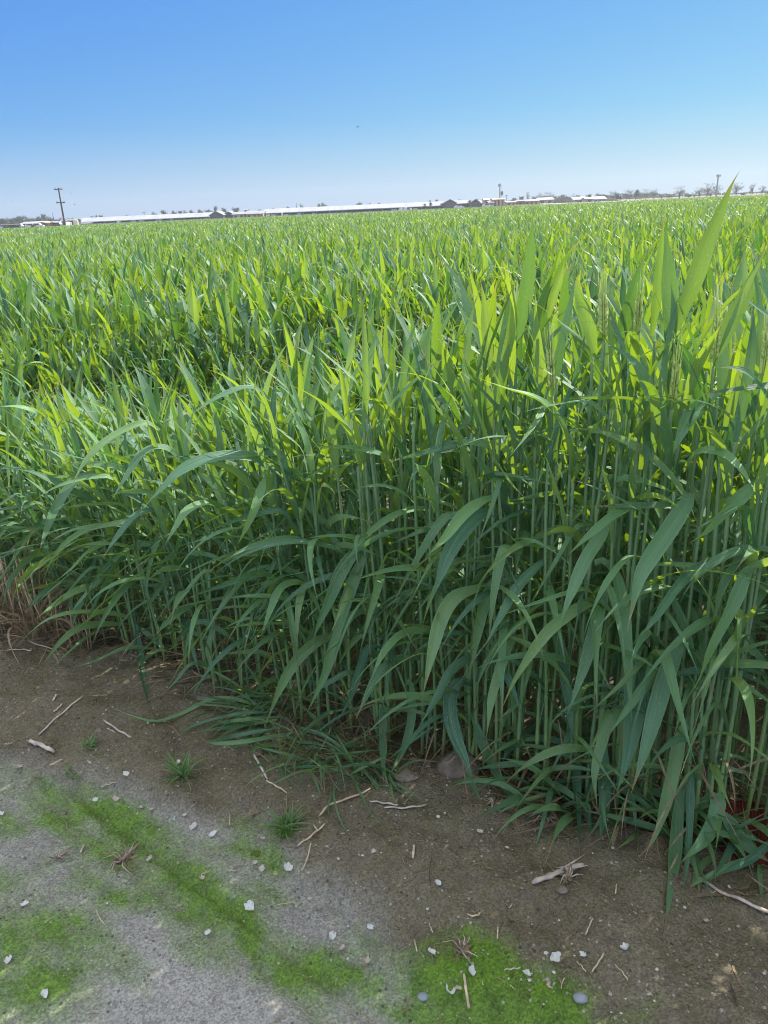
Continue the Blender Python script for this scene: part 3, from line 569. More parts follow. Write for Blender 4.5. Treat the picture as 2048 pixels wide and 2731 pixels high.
def heroes():
    GRP = 'wheat stalks along the near edge of the field'
    for k, (tr, wpx, off, fwd, upright, label) in enumerate(HERO):
        p0, Y = solve_stem(*tr[0], off); s = [0]
        for a, b in zip(tr[:-1], tr[1:]): s.append(s[-1] + math.hypot(a[0] - b[0], a[1] - b[1]))
        pts = []
        for (px, py), q in zip(tr, s):
            t = q / s[-1]; yy = Y - (fwd + (0 if upright else .03)) * t ** 1.1
            p = P(px, py, yy); g = gz(p[0], p[1]) + .006
            if p[2] < g:                                # would dip below the soil: lie on it where the pixel meets the ground
                p = on_ground(px, py, .006)
            pts.append(p)
        dist = np.linalg.norm(pts[len(pts) // 2] - CAM); wd = min(.036, wpx / F * dist * .88)
        z0 = gz(p0[0], p0[1]); H0 = p0[2] - z0; s_ = off
        lx = random.uniform(-.02, .02); ly = random.uniform(-.03, .01)
        Ht = H0 if upright or H0 > .75 else float(height_at(p0[0], s_)) * random.uniform(.85, 1.05)
        Ht = max(Ht, H0)
        if H0 < .22: Ht = max(H0, random.uniform(.3, .5))
        t = (H0 / Ht); bx = p0[0] - lx * t ** 1.7; by = p0[1] - ly * t ** 1.7
        pts[0] = np.array(pts[0]); d = pts[1] - pts[0]
        face = (random.uniform(-.35, .35), -1, random.uniform(.2, .7)) if upright else (random.uniform(-.3, .3), -.75, 1.0)
        plant(bx, by, Ht, (lx, ly), label.replace('stalk', 'wheat stalk', 1) if 'wheat' not in label else label, GRP, hero=[(pts, wd, H0, face, R(random.uniform(-20, 20) if upright else random.gauss(0, 45)), 'leaf')], top_leaf=(Ht > H0 + .02), dens=.55, ear=False)
        STEMS.append((bx, by))
heroes()
def ear_stalks():
    for k, (pt, off, lab) in enumerate((((735, 830), .02, 'wheat stalk with a pale yellow bearded ear beside the bright folded leaf'), ((930, 870), .10, 'wheat stalk with a half hidden bearded ear between two leaning leaves'), ((1110, 1200), .0, 'wheat stalk with a bearded ear low in front of the glowing spire leaf'), ((1340, 960), .05, 'wheat stalk with a bearded ear under the long right leaning leaf'), ((262, 870), .12, 'wheat stalk with a slim ear beside the dark broad spire leaf'), ((450, 1120), .04, 'wheat stalk with a brownish ear left of the folded leaf'), ((1640, 1060), .02, 'wheat stalk with a bearded ear cut by the right border'))):
        (px, py), = c7([pt]); p, Y = solve_stem(px, py, off); H = p[2] - gz(p[0], p[1]); STEMS.append((p[0], p[1]))
        plant(p[0], p[1], H, (0.0, 0.0), lab, 'wheat stalks along the near edge of the field', ear=True, dens=.5)
ear_stalks()

def zone(x):
    for lim, t in ((-.95, 'short green wheat stalk leaning left among the dead brown grass'), (-.62, 'short green wheat stalk leaning left above the shaded grey soil'), (-.3, 'green wheat stalk with drooping leaves behind the flopped grass'),
                   (.05, 'green wheat stalk with drooping leaves above the dark hollow and the round clod'), (.4, 'tall green wheat stalk in the dense rows right of the round clod'), (9, 'tall green wheat stalk in the dense rows behind the rusty cloth')):
        if x < lim: return t
def fillers(n):
    GRP = 'wheat stalks along the near edge of the field'; made = 0; tries = 0
    while made < n and tries < 20000:
        tries += 1
        x = random.uniform(-1.35, 1.02); s = .05 + abs(random.gauss(0, .13)); y = float(EDGE(x)) + .02 + s
        if any((x - a) ** 2 + (y - b) ** 2 < .013 ** 2 for a, b in STEMS): continue
        STEMS.append((x, y)); H = float(height_at(x, s)) * random.uniform(.82, 1.06); made += 1
        g = sstep(.3, -1.0, x)
        plant(x, y, H, (random.uniform(-.05, .03) - .07 * g, random.uniform(-.09, .0)), 
              zone(x),
              GRP, nb=(.5 * g, 0), dens=.85)
fillers(293 - len(HERO))

# ---- the rest of the field as one mass
def field():
    Vs, Fs, Us, Rs = [], [], [], []; cnt = 0
    def push(V, uv, vr):
        nonlocal cnt
        N, n1, k, _ = V.shape; Fs.append(faces_of(N, n1, k) + cnt); cnt += N * n1 * k; Vs.append(V.reshape(-1, 3)); Us.append(uv.reshape(-1, 2)); Rs.append(vr.ravel())
    SV, SF, SU, SR = [], [], [], []; sc = 0
    def leaves(x, y, z0, H, q0, q1, Lr, thr, br, pw, wr, n, k, wind=(-.25, -.25), tr=40):
        N = len(x); u = lambda a, b: RNG.uniform(a, b, N)
        q = u(q0, q1); az = u(0, 2 * np.pi); bx = np.cos(az) + wind[0]; by = np.sin(az) + wind[1]; az = np.arctan2(by, bx)
        base = np.stack([x, y, z0 + H * q], -1)
        push(*ribbons(u(*Lr), u(*wr), np.radians(u(*thr)), np.radians(u(*br)), np.full(N, pw), az, np.radians(u(-tr, tr)), u(.05, .5), u(0, 1), base, n=n, k=k, wav=u(0, .15) if k > 2 else None, side=u(-.5, .5)))
    # near block, full plants
    N = 2700; x = RNG.uniform(-2.6, 2.2, N); s = RNG.uniform(.0, 1, N) ** 1.0 * 2.6; y = EDGE(x) + .03 + s
    keep = (s > .25) | (x < -1.35) | (x > 1.02); x, y, s = x[keep], y[keep], s[keep]
    def furrow(x, y):                                # the plants are low along an old wheel rut
        f = np.exp(-((y - (3.85 + .06 * np.sin(x * 3))) / .68) ** 2) * sstep(1.2, .3, x); return 1 - .84 * f
    kf = RNG.uniform(0, 1, len(x)) < .35 + .65 * furrow(x, y); x, y, s = x[kf], y[kf], s[kf]; H = height_at(x, s) * RNG.uniform(.80, 1.08, len(x)) * furrow(x, y); z = hgt(x, y)
    for (q0, q1, Lr, thr, br, pw, wr) in [(.97, 1.0, (.20, .34), (2, 22), (0, 60), 1.6, (.020, .034)), (.78, .90, (.24, .38), (6, 32), (10, 110), 1.5, (.020, .034)), (.60, .74, (.22, .34), (15, 45), (30, 120), 1.2, (.015, .025)), (.4, .56, (.2, .32), (25, 50), (50, 120), 1.1, (.012, .02))]:
        mk = RNG.uniform(0, 1, len(x)) < (.45 if q0 < .5 else (.8 if q0 < .7 else 1)); leaves(x[mk], y[mk], z[mk], H[mk], q0, q1, Lr, thr, br, pw, wr, 9, 3)
    # stems
    def stems(x, y, z, H, n=5, rings=5, r=.0038, lean=.03):
        nonlocal sc
        N = len(x); t = np.linspace(0, 1, rings)[None, :, None]; an = (np.arange(n) / n * 2 * np.pi)[None, None, :]
        lx, ly = RNG.uniform(-lean, lean, N)[:, None, None], RNG.uniform(-lean, lean, N)[:, None, None]
        rr = r * (1 - .3 * t)
        vx = x[:, None, None] + lx * 0 + rr * np.cos(an) + lx * np.sin(t * 3.14); vy = y[:, None, None] + rr * np.sin(an) + ly * np.sin(t * 3.14); vz = z[:, None, None] + H[:, None, None] * t + 0 * an
        V = np.stack([vx, vy, vz], -1); uv = np.stack([np.broadcast_to(an / 6.283, vx.shape), np.broadcast_to(t, vx.shape)], -1)
        i = np.arange(rings * n).reshape(rings, n); f = np.stack([i[:-1], np.roll(i, -1, 1)[:-1], np.roll(i, -1, 1)[1:], i[1:]], -1).reshape(-1, 4)
        SF.append((f[None] + (np.arange(N) * rings * n)[:, None, None]).reshape(-1, 4) + sc); sc += N * rings * n; SV.append(V.reshape(-1, 3)); SU.append(uv.reshape(-1, 2)); SR.append(np.repeat(RNG.uniform(0, 1, N), rings * n))
    stems(x, y, z, H)
    # middle distance: wedge that reaches well past both sides of the view
    def wedge(d0, d1, per_fold, p=1.0):
        n = int(per_fold * math.log(d1 / d0)); d = d0 * (d1 / d0) ** RNG.uniform(0, 1, n); a = RNG.uniform(-.62, .62, n); return d * np.sin(a), d * np.cos(a), d
    n = 14000; d = np.sqrt(RNG.uniform(2.8 ** 2, 12.5 ** 2, n)); a = RNG.uniform(-.66, .66, n); x, y = d * np.sin(a), d * np.cos(a)
    k = (y > EDGE(x) + 2.55) & (RNG.uniform(0, 1, n) < np.clip(7.5 / d, 0, .85)); x, y, d = x[k], y[k], d[k]
    kf = RNG.uniform(0, 1, len(x)) < .35 + .65 * furrow(x, y); x, y, d = x[kf], y[kf], d[kf]; lump = .84 + .18 * vnoise(x * .7, y * .7, 4) + .16 * vnoise(x * 3.1, y * 3.1, 8)
    H = .63 * lump * RNG.uniform(.78, 1.10, len(x)) * furrow(x, y); z = np.full(len(x), -.02)
    for (q0, q1, Lr, thr, br, pw, wr) in [(.97, 1.0, (.22, .38), (1, 22), (0, 60), 1.7, (.024, .042)), (.80, .92, (.26, .42), (4, 34), (10, 120), 1.5, (.024, .042)), (.6, .76, (.22, .34), (15, 45), (30, 110), 1.2, (.020, .032)), (.3, .55, (.2, .32), (25, 50), (40, 110), 1.1, (.014, .022))]:
        leaves(x, y, z, H, q0, q1, Lr, thr, br, pw, wr, 6, 2 if q1 < .8 else 3)
    m = d < 6; stems(x[m], y[m], z[m], H[m], 4, 3)
    # far: blades thin out with distance but keep covering the soil from a low eye
    x, y, d = wedge(12, 300, 34000); y = np.minimum(y, 292); lump = .93 + .16 * vnoise(x * .25, y * .25, 4); g = np.clip(d / 28, 1, 7) ** .75
    H = .62 * lump * RNG.uniform(.80, 1.08, len(x)); z = np.full(len(x), -.02)
    N = len(x); u = lambda a, b: RNG.uniform(a, b, N)
    base = np.stack([x, y, z + H * u(.72, 1.0)], -1)
    push(*ribbons(u(.24, .40), u(.028, .050) * g, np.radians(u(0, 30)), np.radians(u(0, 100)), np.full(N, 1.4), u(0, 6.28), np.radians(u(-30, 30)), u(0, .3), u(0, 1), base, n=3, k=2, side=u(-.4, .4)))
    base = np.stack([x + u(-.05, .05) * g, y, z + H * u(.15, .6)], -1)
    push(*ribbons(u(.3, .45), u(.03, .05) * g, np.radians(u(5, 40)), np.radians(u(20, 70)), np.full(N, 1.4), u(0, 6.28), np.radians(u(-30, 30)), u(0, .3), u(0, 1), base, n=2, k=2))
    o = mesh_np('wheat_field', np.concatenate(Vs), np.concatenate(Fs), M['leaf'], np.concatenate(Us), np.concatenate(Rs))
    tag(o, 'dense green wheat filling the whole flat field behind the front stalks', 'wheat field', kind='stuff')
    st = mesh_np('stems', np.concatenate(SV), np.concatenate(SF), M['stem'], np.concatenate(SU), np.concatenate(SR), parent=o); st['kind'] = 'stuff'
field()

# ------------------------------------------------------------------ dead grass, flopped grass, clods, cloth
def blades(name, n, base, Lr, Wr, thr, br, azr, mat, parent, spread=.02, k=3, seg=10):
    u = lambda a, b: RNG.uniform(a, b, n)
    bs = np.stack([u(-spread, spread), u(-spread, spread), np.zeros(n)], -1) + np.array(base)
    V, uv, vr = ribbons(u(*Lr), u(*Wr), np.radians(u(*thr)), np.radians(u(*br)), u(.8, 1.6), np.radians(u(*azr)), np.radians(u(-120, 120)), u(0, .5), u(0, 1), bs, n=seg, k=k, side=u(-.9, .9))
    V = V.reshape(-1, 3); g0 = .003; V[:, 2] = np.where(V[:, 2] < g0, g0 + .003 * RNG.uniform(0, 1, len(V)), V[:, 2])
    return mesh_np(name, V, faces_of(n, seg + 1, k), M[mat], uv.reshape(-1, 2), vr.ravel(), parent)
DEAD = [(-20, 790, 'tuft of dead brown grass cut by the left border', .34), (60, 780, 'tallest dead brown grass tuft with a bent straw', .40), (150, 790, 'dead brown grass tuft in the middle of the row of dead tufts', .26), (240, 805, 'thin dead grass tuft right of the tallest one', .30), (335, 825, 'low dead grass tuft at the edge of the grey soil', .20), (540, 880, 'lone brown tuft base between green stems on the grey soil', .16)]
for a, b, lab, h in DEAD:
    p = on_ground(*c4([(a, b)])[0]); e = empty('dead_grass_tuft', p); tag(e, lab, 'dead grass', 'dead brown grass tufts at the left')
    h *= 1.2; blades('straw_blades', 26, (0, 0, 0), (h * .5, h * 1.1), (.003, .007), (0, 40), (0, 150), (0, 360), 'dry', e, .03); blades('fallen_blades', 22, (0, 0, .004), (.06, .16), (.002, .005), (60, 90), (0, 30), (0, 360), 'dry', e, .05)
    m = MB()
    for i in range(5):
        x, y = random.uniform(-.03, .03), random.uniform(-.03, .03); m.tube([(x, y, 0), (x * 1.2, y, h * .3), (x * 1.6 + random.uniform(-.02, .02), y, h * random.uniform(.5, .9))], [.0026, .0022, .001], 6)
    m.build('stalks', M['straw'], e, True)
def flat_leaf_trace(px, z1=.02): return [on_ground(a, b, random.uniform(.006, z1)) for a, b in px]
FL = on_ground(*c4([(1659, 1330)])[0]); e = empty('flopped_grass', FL); tag(e, 'clump of long thin grass flopped over leftward onto the shaded soil', 'grass clump')
for tr in ([(1720, 1290), (1400, 1210), (1150, 1310), (990, 1360), (850, 1330), (720, 1280)], [(1750, 1350), (1500, 1390), (1300, 1418), (1190, 1440)], [(1760, 1400), (1500, 1450), (1350, 1482), (1215, 1482)], [(1740, 1300), (1500, 1315), (1220, 1390), (1065, 1500)],
           [(1800, 1440), (1600, 1480), (1400, 1500), (1290, 1490)], [(1780, 1330), (1560, 1350), (1380, 1375), (1290, 1430)], [(1800, 1260), (1600, 1180), (1500, 1230), (1400, 1300)], [(1820, 1500), (1700, 1460), (1560, 1500), (1440, 1530)], [(1850, 1420), (1750, 1500), (1640, 1520), (1560, 1580)]):
    traced_leaf(flat_leaf_trace(c4(tr), .05), .011, e, random.random(), .3, random.uniform(-.5, .5), face=(0, -.5, 1), name='blade')
blades('blades', 46, (.02, .02, 0), (.12, .30), (.005, .009), (30, 80), (10, 70), (130, 300), 'leaf', e, .07)
for px, lab in (((1950, 1560), 'low green grass tangle sagging into the dark hollow'), ((2300, 1640), 'low green grass tangle just left of the round clod')):
    p = on_ground(*c4([px])[0]); e = empty('grass_tangle', p); tag(e, lab, 'grass clump'); blades('blades', 60, (0, 0, 0), (.08, .22), (.004, .008), (20, 85), (10, 90), (120, 360), 'leaf', e, .07); blades('dead_blades', 30, (0, 0, 0), (.05, .15), (.002, .004), (40, 90), (0, 60), (0, 360), 'dry', e, .09)

def clod(px, py, r, lab, seed, sq=(1, .8, .75), mat='rock', name='soil_clod', cat='clod'):
    p = on_ground(px, py); m = MB(); m.ball((0, 0, r * .25), r, 28, 18, .0, sq); v = np.array(m.v)
    q = v * 30 / (r / .05); d = 1 + .22 * (fbm(q[:, 0] * 1.2 + seed, q[:, 1] * 1.2 + q[:, 2], seed, 3) - .5) + .05 * (fbm(q[:, 0] * 6 + seed, q[:, 2] * 6 + q[:, 1] * 3, seed + 3, 2) - .5); m.v = [tuple(a) for a in v * d[:, None]]
    o = m.build(name, M[mat], None, True, p); return tag(o, lab, cat)
clod(1222, 2062, .052, 'round grey brown clod of earth at the foot of the wheat', 3)
clod(1085, 2075, .022, 'smaller flat clod left of the round one in the dark hollow', 8, (1.3, .8, .5))
clod(545, 1865, .020, 'small pale clod under the lone leaf by the shaded stems', 12, (1.3, .8, .5))
clod(1548, 2664, .010, 'smooth blue grey stone right of the big moss patch', 21, (1.25, .95, .62), 'bluestone', 'stone', 'stone')
clod(1128, 2660, .008, 'small grey stone at the left of the big moss patch', 25, (1.2, 1, .6), 'bluestone', 'stone', 'stone')
for k, (px, py, r, lab) in enumerate(((1500, 2375, .010, 'crumb of soil behind the grey split straw'), (690, 2010, .012, 'crumb of soil by the left grey stick'), (265, 1950, .010, 'pale pebble beside the thick chopped straw'), (170, 2170, .007, 'pebble above the pale silt streak'))): clod(px, py, r, lab, 40 + k, (1.2, .9, .6), name='pebble', cat='pebble')

def cloth():                                         # a crumpled knitted cloth, half under the leaves
    e_ = on_ground(*c6([(1470, 455)])[0]); n, m_ = 70, 46; u, v = np.meshgrid(np.linspace(-.19, .17, n), np.linspace(-.07, .10, m_))
    z = .012 + .075 * fbm(u * 17, v * 17, 31, 3) ** 1.6 * np.exp(-(u / .18) ** 4) + .010 * np.abs(np.sin(u * 60 + v * 90 + 5 * fbm(u * 10, v * 10, 4)))
    out = (np.maximum(np.abs(u + .01) / .17, np.abs(v - .015) / .08) + .25 * (fbm(u * 20, v * 20, 6) - .5))
    z = z * np.clip(1.25 - out ** 3, .05, 1)
    V = np.stack([u + .03 * (fbm(u * 9, v * 9, 7) - .5), v + .04 * (fbm(u * 12, v * 3, 9) - .5) - .35 * u * 0, z], -1).reshape(-1, 3) + np.array([0, .0, .0])
    i = np.arange(n * m_).reshape(m_, n); Fq = np.stack([i[:-1, :-1], i[:-1, 1:], i[1:, 1:], i[1:, :-1]], -1).reshape(-1, 4)
    t = NT('knitted_cloth'); o_ = t.obj(); wv = t.n('ShaderNodeTexWave', wave_type='BANDS', bands_direction='X'); t.l(o_, wv.inputs['Vector']); wv.inputs['Scale'].default_value = 130; wv.inputs['Distortion'].default_value = 1.5; wv.inputs['Detail'].default_value = 1
    c = t.mix(t.noise(o_, 18, 4), (.14, .032, .025), (.30, .075, .045)); c = t.mix(t.math('MULTIPLY', wv.outputs['Fac'], .5), c, (.11, .03, .025)); mt = t.done(t.bsdf(c, .95, .1, wv.outputs['Fac'], .002))
    o = mesh_np('cloth', V, Fq, mt, np.zeros((len(V), 2)), None); o.location = e_; o.rotation_euler = (0, 0, R(-20)); tag(o, 'crumpled rusty red knitted cloth half hidden under the low leaves', 'cloth')
    sm = o.modifiers.new('solid', 'SOLIDIFY'); sm.thickness = .003
cloth()

# ------------------------------------------------------------------ litter on the soil, named after the landmark it lies by
c5 = crop(0, 1950, .6173)
MARKS = [(495, 2060, 'broad grass tuft'), (765, 2200, 'mossy grass tuft'), (235, 1985, 'small left grass tuft'), (190, 2060, 'sparse left grass tuft'), (1222, 2050, 'round clod'), (1548, 2664, 'blue grey stone'), (1240, 2540, 'withered seed head'), (320, 2300, 'withered leafy weed'), (1310, 2630, 'big moss patch'), (1480, 2320, 'grey split straw'), (1900, 2380, 'long grey straw by the right border'), (290, 2400, 'left moss patch'), (40, 2620, 'bottom left corner'), (1900, 2650, 'bottom right corner'), (700, 2520, 'silt streak'), (850, 2230, 'forked pale straw'), (1500, 2480, 'bare middle bank'), (1100, 2250, 'bank below the dark hollow')]
USED = {}
def near_label(look, px, py):
    d = sorted(MARKS, key=lambda m: (m[0] - px) ** 2 + (m[1] - py) ** 2); m = d[0]; dx, dy = px - m[0], py - m[1]
    side = ('right of' if dx > 0 else 'left of') if abs(dx) > abs(dy) else ('below' if dy > 0 else 'above'); k = (look, m[2], side); c = USED.get(k, 0); USED[k] = c + 1
    far = ('', 'farther ', 'third ', 'fourth ', 'fifth ', 'sixth ', 'seventh ', 'eighth ')[min(c, 7)]
    if (dx * dx + dy * dy) < 35 ** 2: return f'{far}{look} touching the {m[2]}' if c else f'{look} lying at the {m[2]}'
    return f'{far}{look} lying {side} the {m[2]}'
def by_dist(items): return sorted(items, key=lambda it: min((m[0] - it[0]) ** 2 + (m[1] - it[1]) ** 2 for m in MARKS))
def tuft(px, py, w, n, lab, dry=.15, moss=0):
    p = on_ground(px, py); e = empty('grass_tuft', p); tag(e, lab, 'grass tuft', 'green grass tufts on the bare soil')
    blades('blades', int(n * 1.4), (0, 0, 0), (w * .35, w * .85), (.0022, .0042), (5, 75), (5, 80), (0, 360), 'fresh', e, .014)
    blades('dry_blades', max(4, int(n * dry)), (0, 0, 0), (w * .4, w * .8), (.0014, .0026), (30, 85), (0, 60), (0, 360), 'dry', e, .012)
    if moss:
        m = MB(); m.ball((0, -.004, -.004), .016, 26, 16, .10, (1.3, 1, .6), 5); m.build('moss_cushion', M['moss'], e, True)
t = NT('moss_cushion'); nn = t.noise(t.obj(), 120, 4); M['moss'] = t.done(t.bsdf(t.mix(nn, (.05, .085, .015), (.12, .18, .03)), .95, .1, nn, .004)); 
tuft(*c5([(790, 195)])[0], .105, 46, 'broad bright green grass tuft with one tall seeding stem on the bank'); tuft(*c5([(1235, 425)])[0], .105, 44, 'spiky green grass tuft growing from a moss cushion', moss=1)
tuft(*c5([(380, 65)])[0], .05, 18, 'tiny green grass tuft near the chopped straw'); tuft(*c5([(312, 190)])[0], .055, 9, 'sparse grass tuft with few bent blades', .6)
tuft(*c5([(160, 215)])[0], .04, 5, 'nearly dead grass tuft at the left with a few brown blades', 1.5)
p = on_ground(*c5([(1112, 522)])[0]); m = MB(); m.ball((0, 0, -.003), .011, 26, 16, .12, (1.5, 1, .5), 9); tag(m.build('moss_cushion', M['moss'], None, True, p), 'rounded dark green moss cushion left of the spiky tuft', 'moss')
def withered(px, py, w, n, lab, mat='straw_grey'):
    p = on_ground(px, py); e = empty('withered_weed', p); tag(e, lab, 'withered weed')
    blades('curled_leaves', n, (0, 0, .004), (w * .3, w), (.003, .008), (30, 95), (-90, 160), (0, 360), 'dry', e, w * .35, seg=8); m = MB()
    for i in range(7):
        a = random.uniform(0, 6.28); q = w * random.uniform(.5, 1.1); m.tube([(0, 0, .004), (q * .5 * math.cos(a), q * .5 * math.sin(a), .014), (q * math.cos(a + .3), q * math.sin(a + .3), .006)], [.0013, .001, .0006], 5)
    m.build('stalks', M[mat], e, True)
withered(*c5([(530, 570)])[0], .055, 30, 'withered tan leafy weed with a petal caught in it'); withered(*c6([(335, 955)])[0], .035, 34, 'withered grey seed head above the big moss patch'); withered(*c6([(475, 325)])[0], .025, 18, 'small withered flower head under the drooping leaves'); withered(*c5([(250, 555)])[0], .03, 8, 'thin curled dead shoot left of the withered leafy weed')
withered(*c6([(700, 385)])[0], .03, 16, 'dead root tangle at the top of the bank'); withered(*c6([(800, 640)])[0], .03, 14, 'frayed root tangle at the grey split straw')

def petal_mat():
    t = NT('petal'); o = t.obj(); rd = t.n('ShaderNodeObjectInfo').outputs['Random']; n = t.noise(o, 160, 4)
    c = t.mix(t.ramp(rd, .55, .75), (.72, .73, .70), (.55, .44, .38)); c = t.mix(t.math('MULTIPLY', t.ramp(n, .5, .75), .5), c, (.42, .33, .25)); b = t.bsdf(c, .6, .3, n, .0006)
    x = t.n('ShaderNodeBsdfTranslucent'); t.l(c, x.inputs[0]); mx = t.n('ShaderNodeMixShader'); mx.inputs[0].default_value = .3; t.l(b, mx.inputs[1]); t.l(x.outputs[0], mx.inputs[2]); return t.done(mx.outputs[0])
M['petal'] = petal_mat()
def petal(px, py, r, k):
    p = on_ground(px, py, .003); rr = random.Random(k); m = MB(); nr, na = 5, 16; cup = rr.uniform(.3, 1.1); a0 = rr.uniform(0, 6.28); vs = [(0, 0, 0)]; fs = []; wr = [rr.uniform(-.18, .18) for _ in range(na)]
    for i in range(1, nr + 1):
        for j in range(na):
            a = 2 * math.pi * j / na; q = r * i / nr * (1 + (wr[j] - .30 * math.exp(-((a - math.pi) / .3) ** 2)) * i / nr); sx_ = .72
            vs.append((q * math.cos(a), q * sx_ * math.sin(a), cup * q * q / r * .55 + .25 * r * (i / nr) ** 2 * math.sin(3 * a + a0) * .5))
    for j in range(na):
        fs.append((0, 1 + j, 1 + (j + 1) % na)); fs += [(1 + i * na + j, 1 + (i + 1) * na + j, 1 + (i + 1) * na + (j + 1) % na, 1 + i * na + (j + 1) % na) for i in range(nr - 1)]
    m.add(vs, fs); o = m.build('petal', M['petal'], None, True, p + np.array([0, 0, .001])); o.rotation_euler = (rr.uniform(-.35, .35), rr.uniform(-.35, .35), rr.uniform(0, 6.28))
    tag(o, near_label(('pale', 'cupped', 'ragged')[k % 3] + ' fallen petal', px, py), 'petal', 'pale petals fallen on the soil')
pet = [(a, b, r) for (a, b), r in zip(c5([(547, 188), (411, 298), (500, 293), (612, 332), (832, 415), (921, 446), (647, 553), (538, 552), (1134, 465), (1243, 597), (108, 748), (40, 994), (1600, 848), (1582, 1000), (1436, 887), (1078, 757), (873, 635), (1130, 595), (760, 380), (795, 368), (660, 340), (770, 137), (8, 358), (193, 1135), (81, 158), (897, 873), (1104, 568), (1337, 727), (158, 711), (463, 748), (1565, 540), (1480, 940)]),
      [15, 14, 15, 15, 17, 20, 15, 14, 13, 24, 17, 19, 14, 20, 21, 26, 13, 17, 12, 13, 13, 14, 13, 18, 15, 13, 13, 10, 6, 6, 6, 14])]
pet += [(a, b, r) for (a, b), r in zip(c6([(738, 985), (618, 1055), (378, 1037), (283, 1128), (322, 1112), (203, 955), (233, 660), (1392, 820), (415, 435), (530, 505), (860, 970), (735, 1045), (187, 770), (480, 1083), (1642, 1050), (978, 1140), (1040, 938), (715, 1100), (1145, 1140), (1490, 675), (1300, 765)]),
      [26, 19, 19, 23, 15, 18, 16, 11, 15, 9, 14, 8, 7, 8, 8, 10, 22, 16, 9, 8, 7])]
for k, (a, b, r) in enumerate(by_dist(pet)): p = on_ground(a, b); petal(a, b, r * .62 / F * float(np.linalg.norm(p - CAM)) * .95, k)

def straw(tr, wpx, mat='straw', look='dry straw', lift=.004, split=False, k=0):
    pts = [on_ground(a, b, lift + wpx * .0003) for a, b in tr]; c = sum(pts) / len(pts); c[2] = pts[0][2]; r = wpx / F * float(np.linalg.norm(c - CAM)) / 2
    pts = bez([q - c for q in pts], 12); pts = [q + np.array([0, 0, .0015 * math.sin(i * 1.3 + k)]) for i, q in enumerate(pts)]
    m = MB(); rr = [r * (1 + .12 * math.sin(i * 2.1 + k)) * (.65 if i in (0, 12) else 1) * (1.25 if i in (4, 9) and wpx > 9 else 1) for i in range(13)]; m.tube(pts, rr, 9, True, .75, .08)
    if split:
        for s_ in (-1, 1): m.tube([pts[7] + np.array([0, 0, r]), pts[10] + np.array([0, s_ * r * 1.4, r]), pts[12] * 1.12 + np.array([0, s_ * r * 2.6, r * 1.5])], [r * .5, r * .4, r * .1], 5)
    o = m.build('straw', M[mat], None, True, c); mx_, my_ = sum(q[0] for q in tr) / len(tr), sum(q[1] for q in tr) / len(tr)
    return tag(o, near_label(look, mx_, my_), 'straw', 'dry straws lying on the soil')
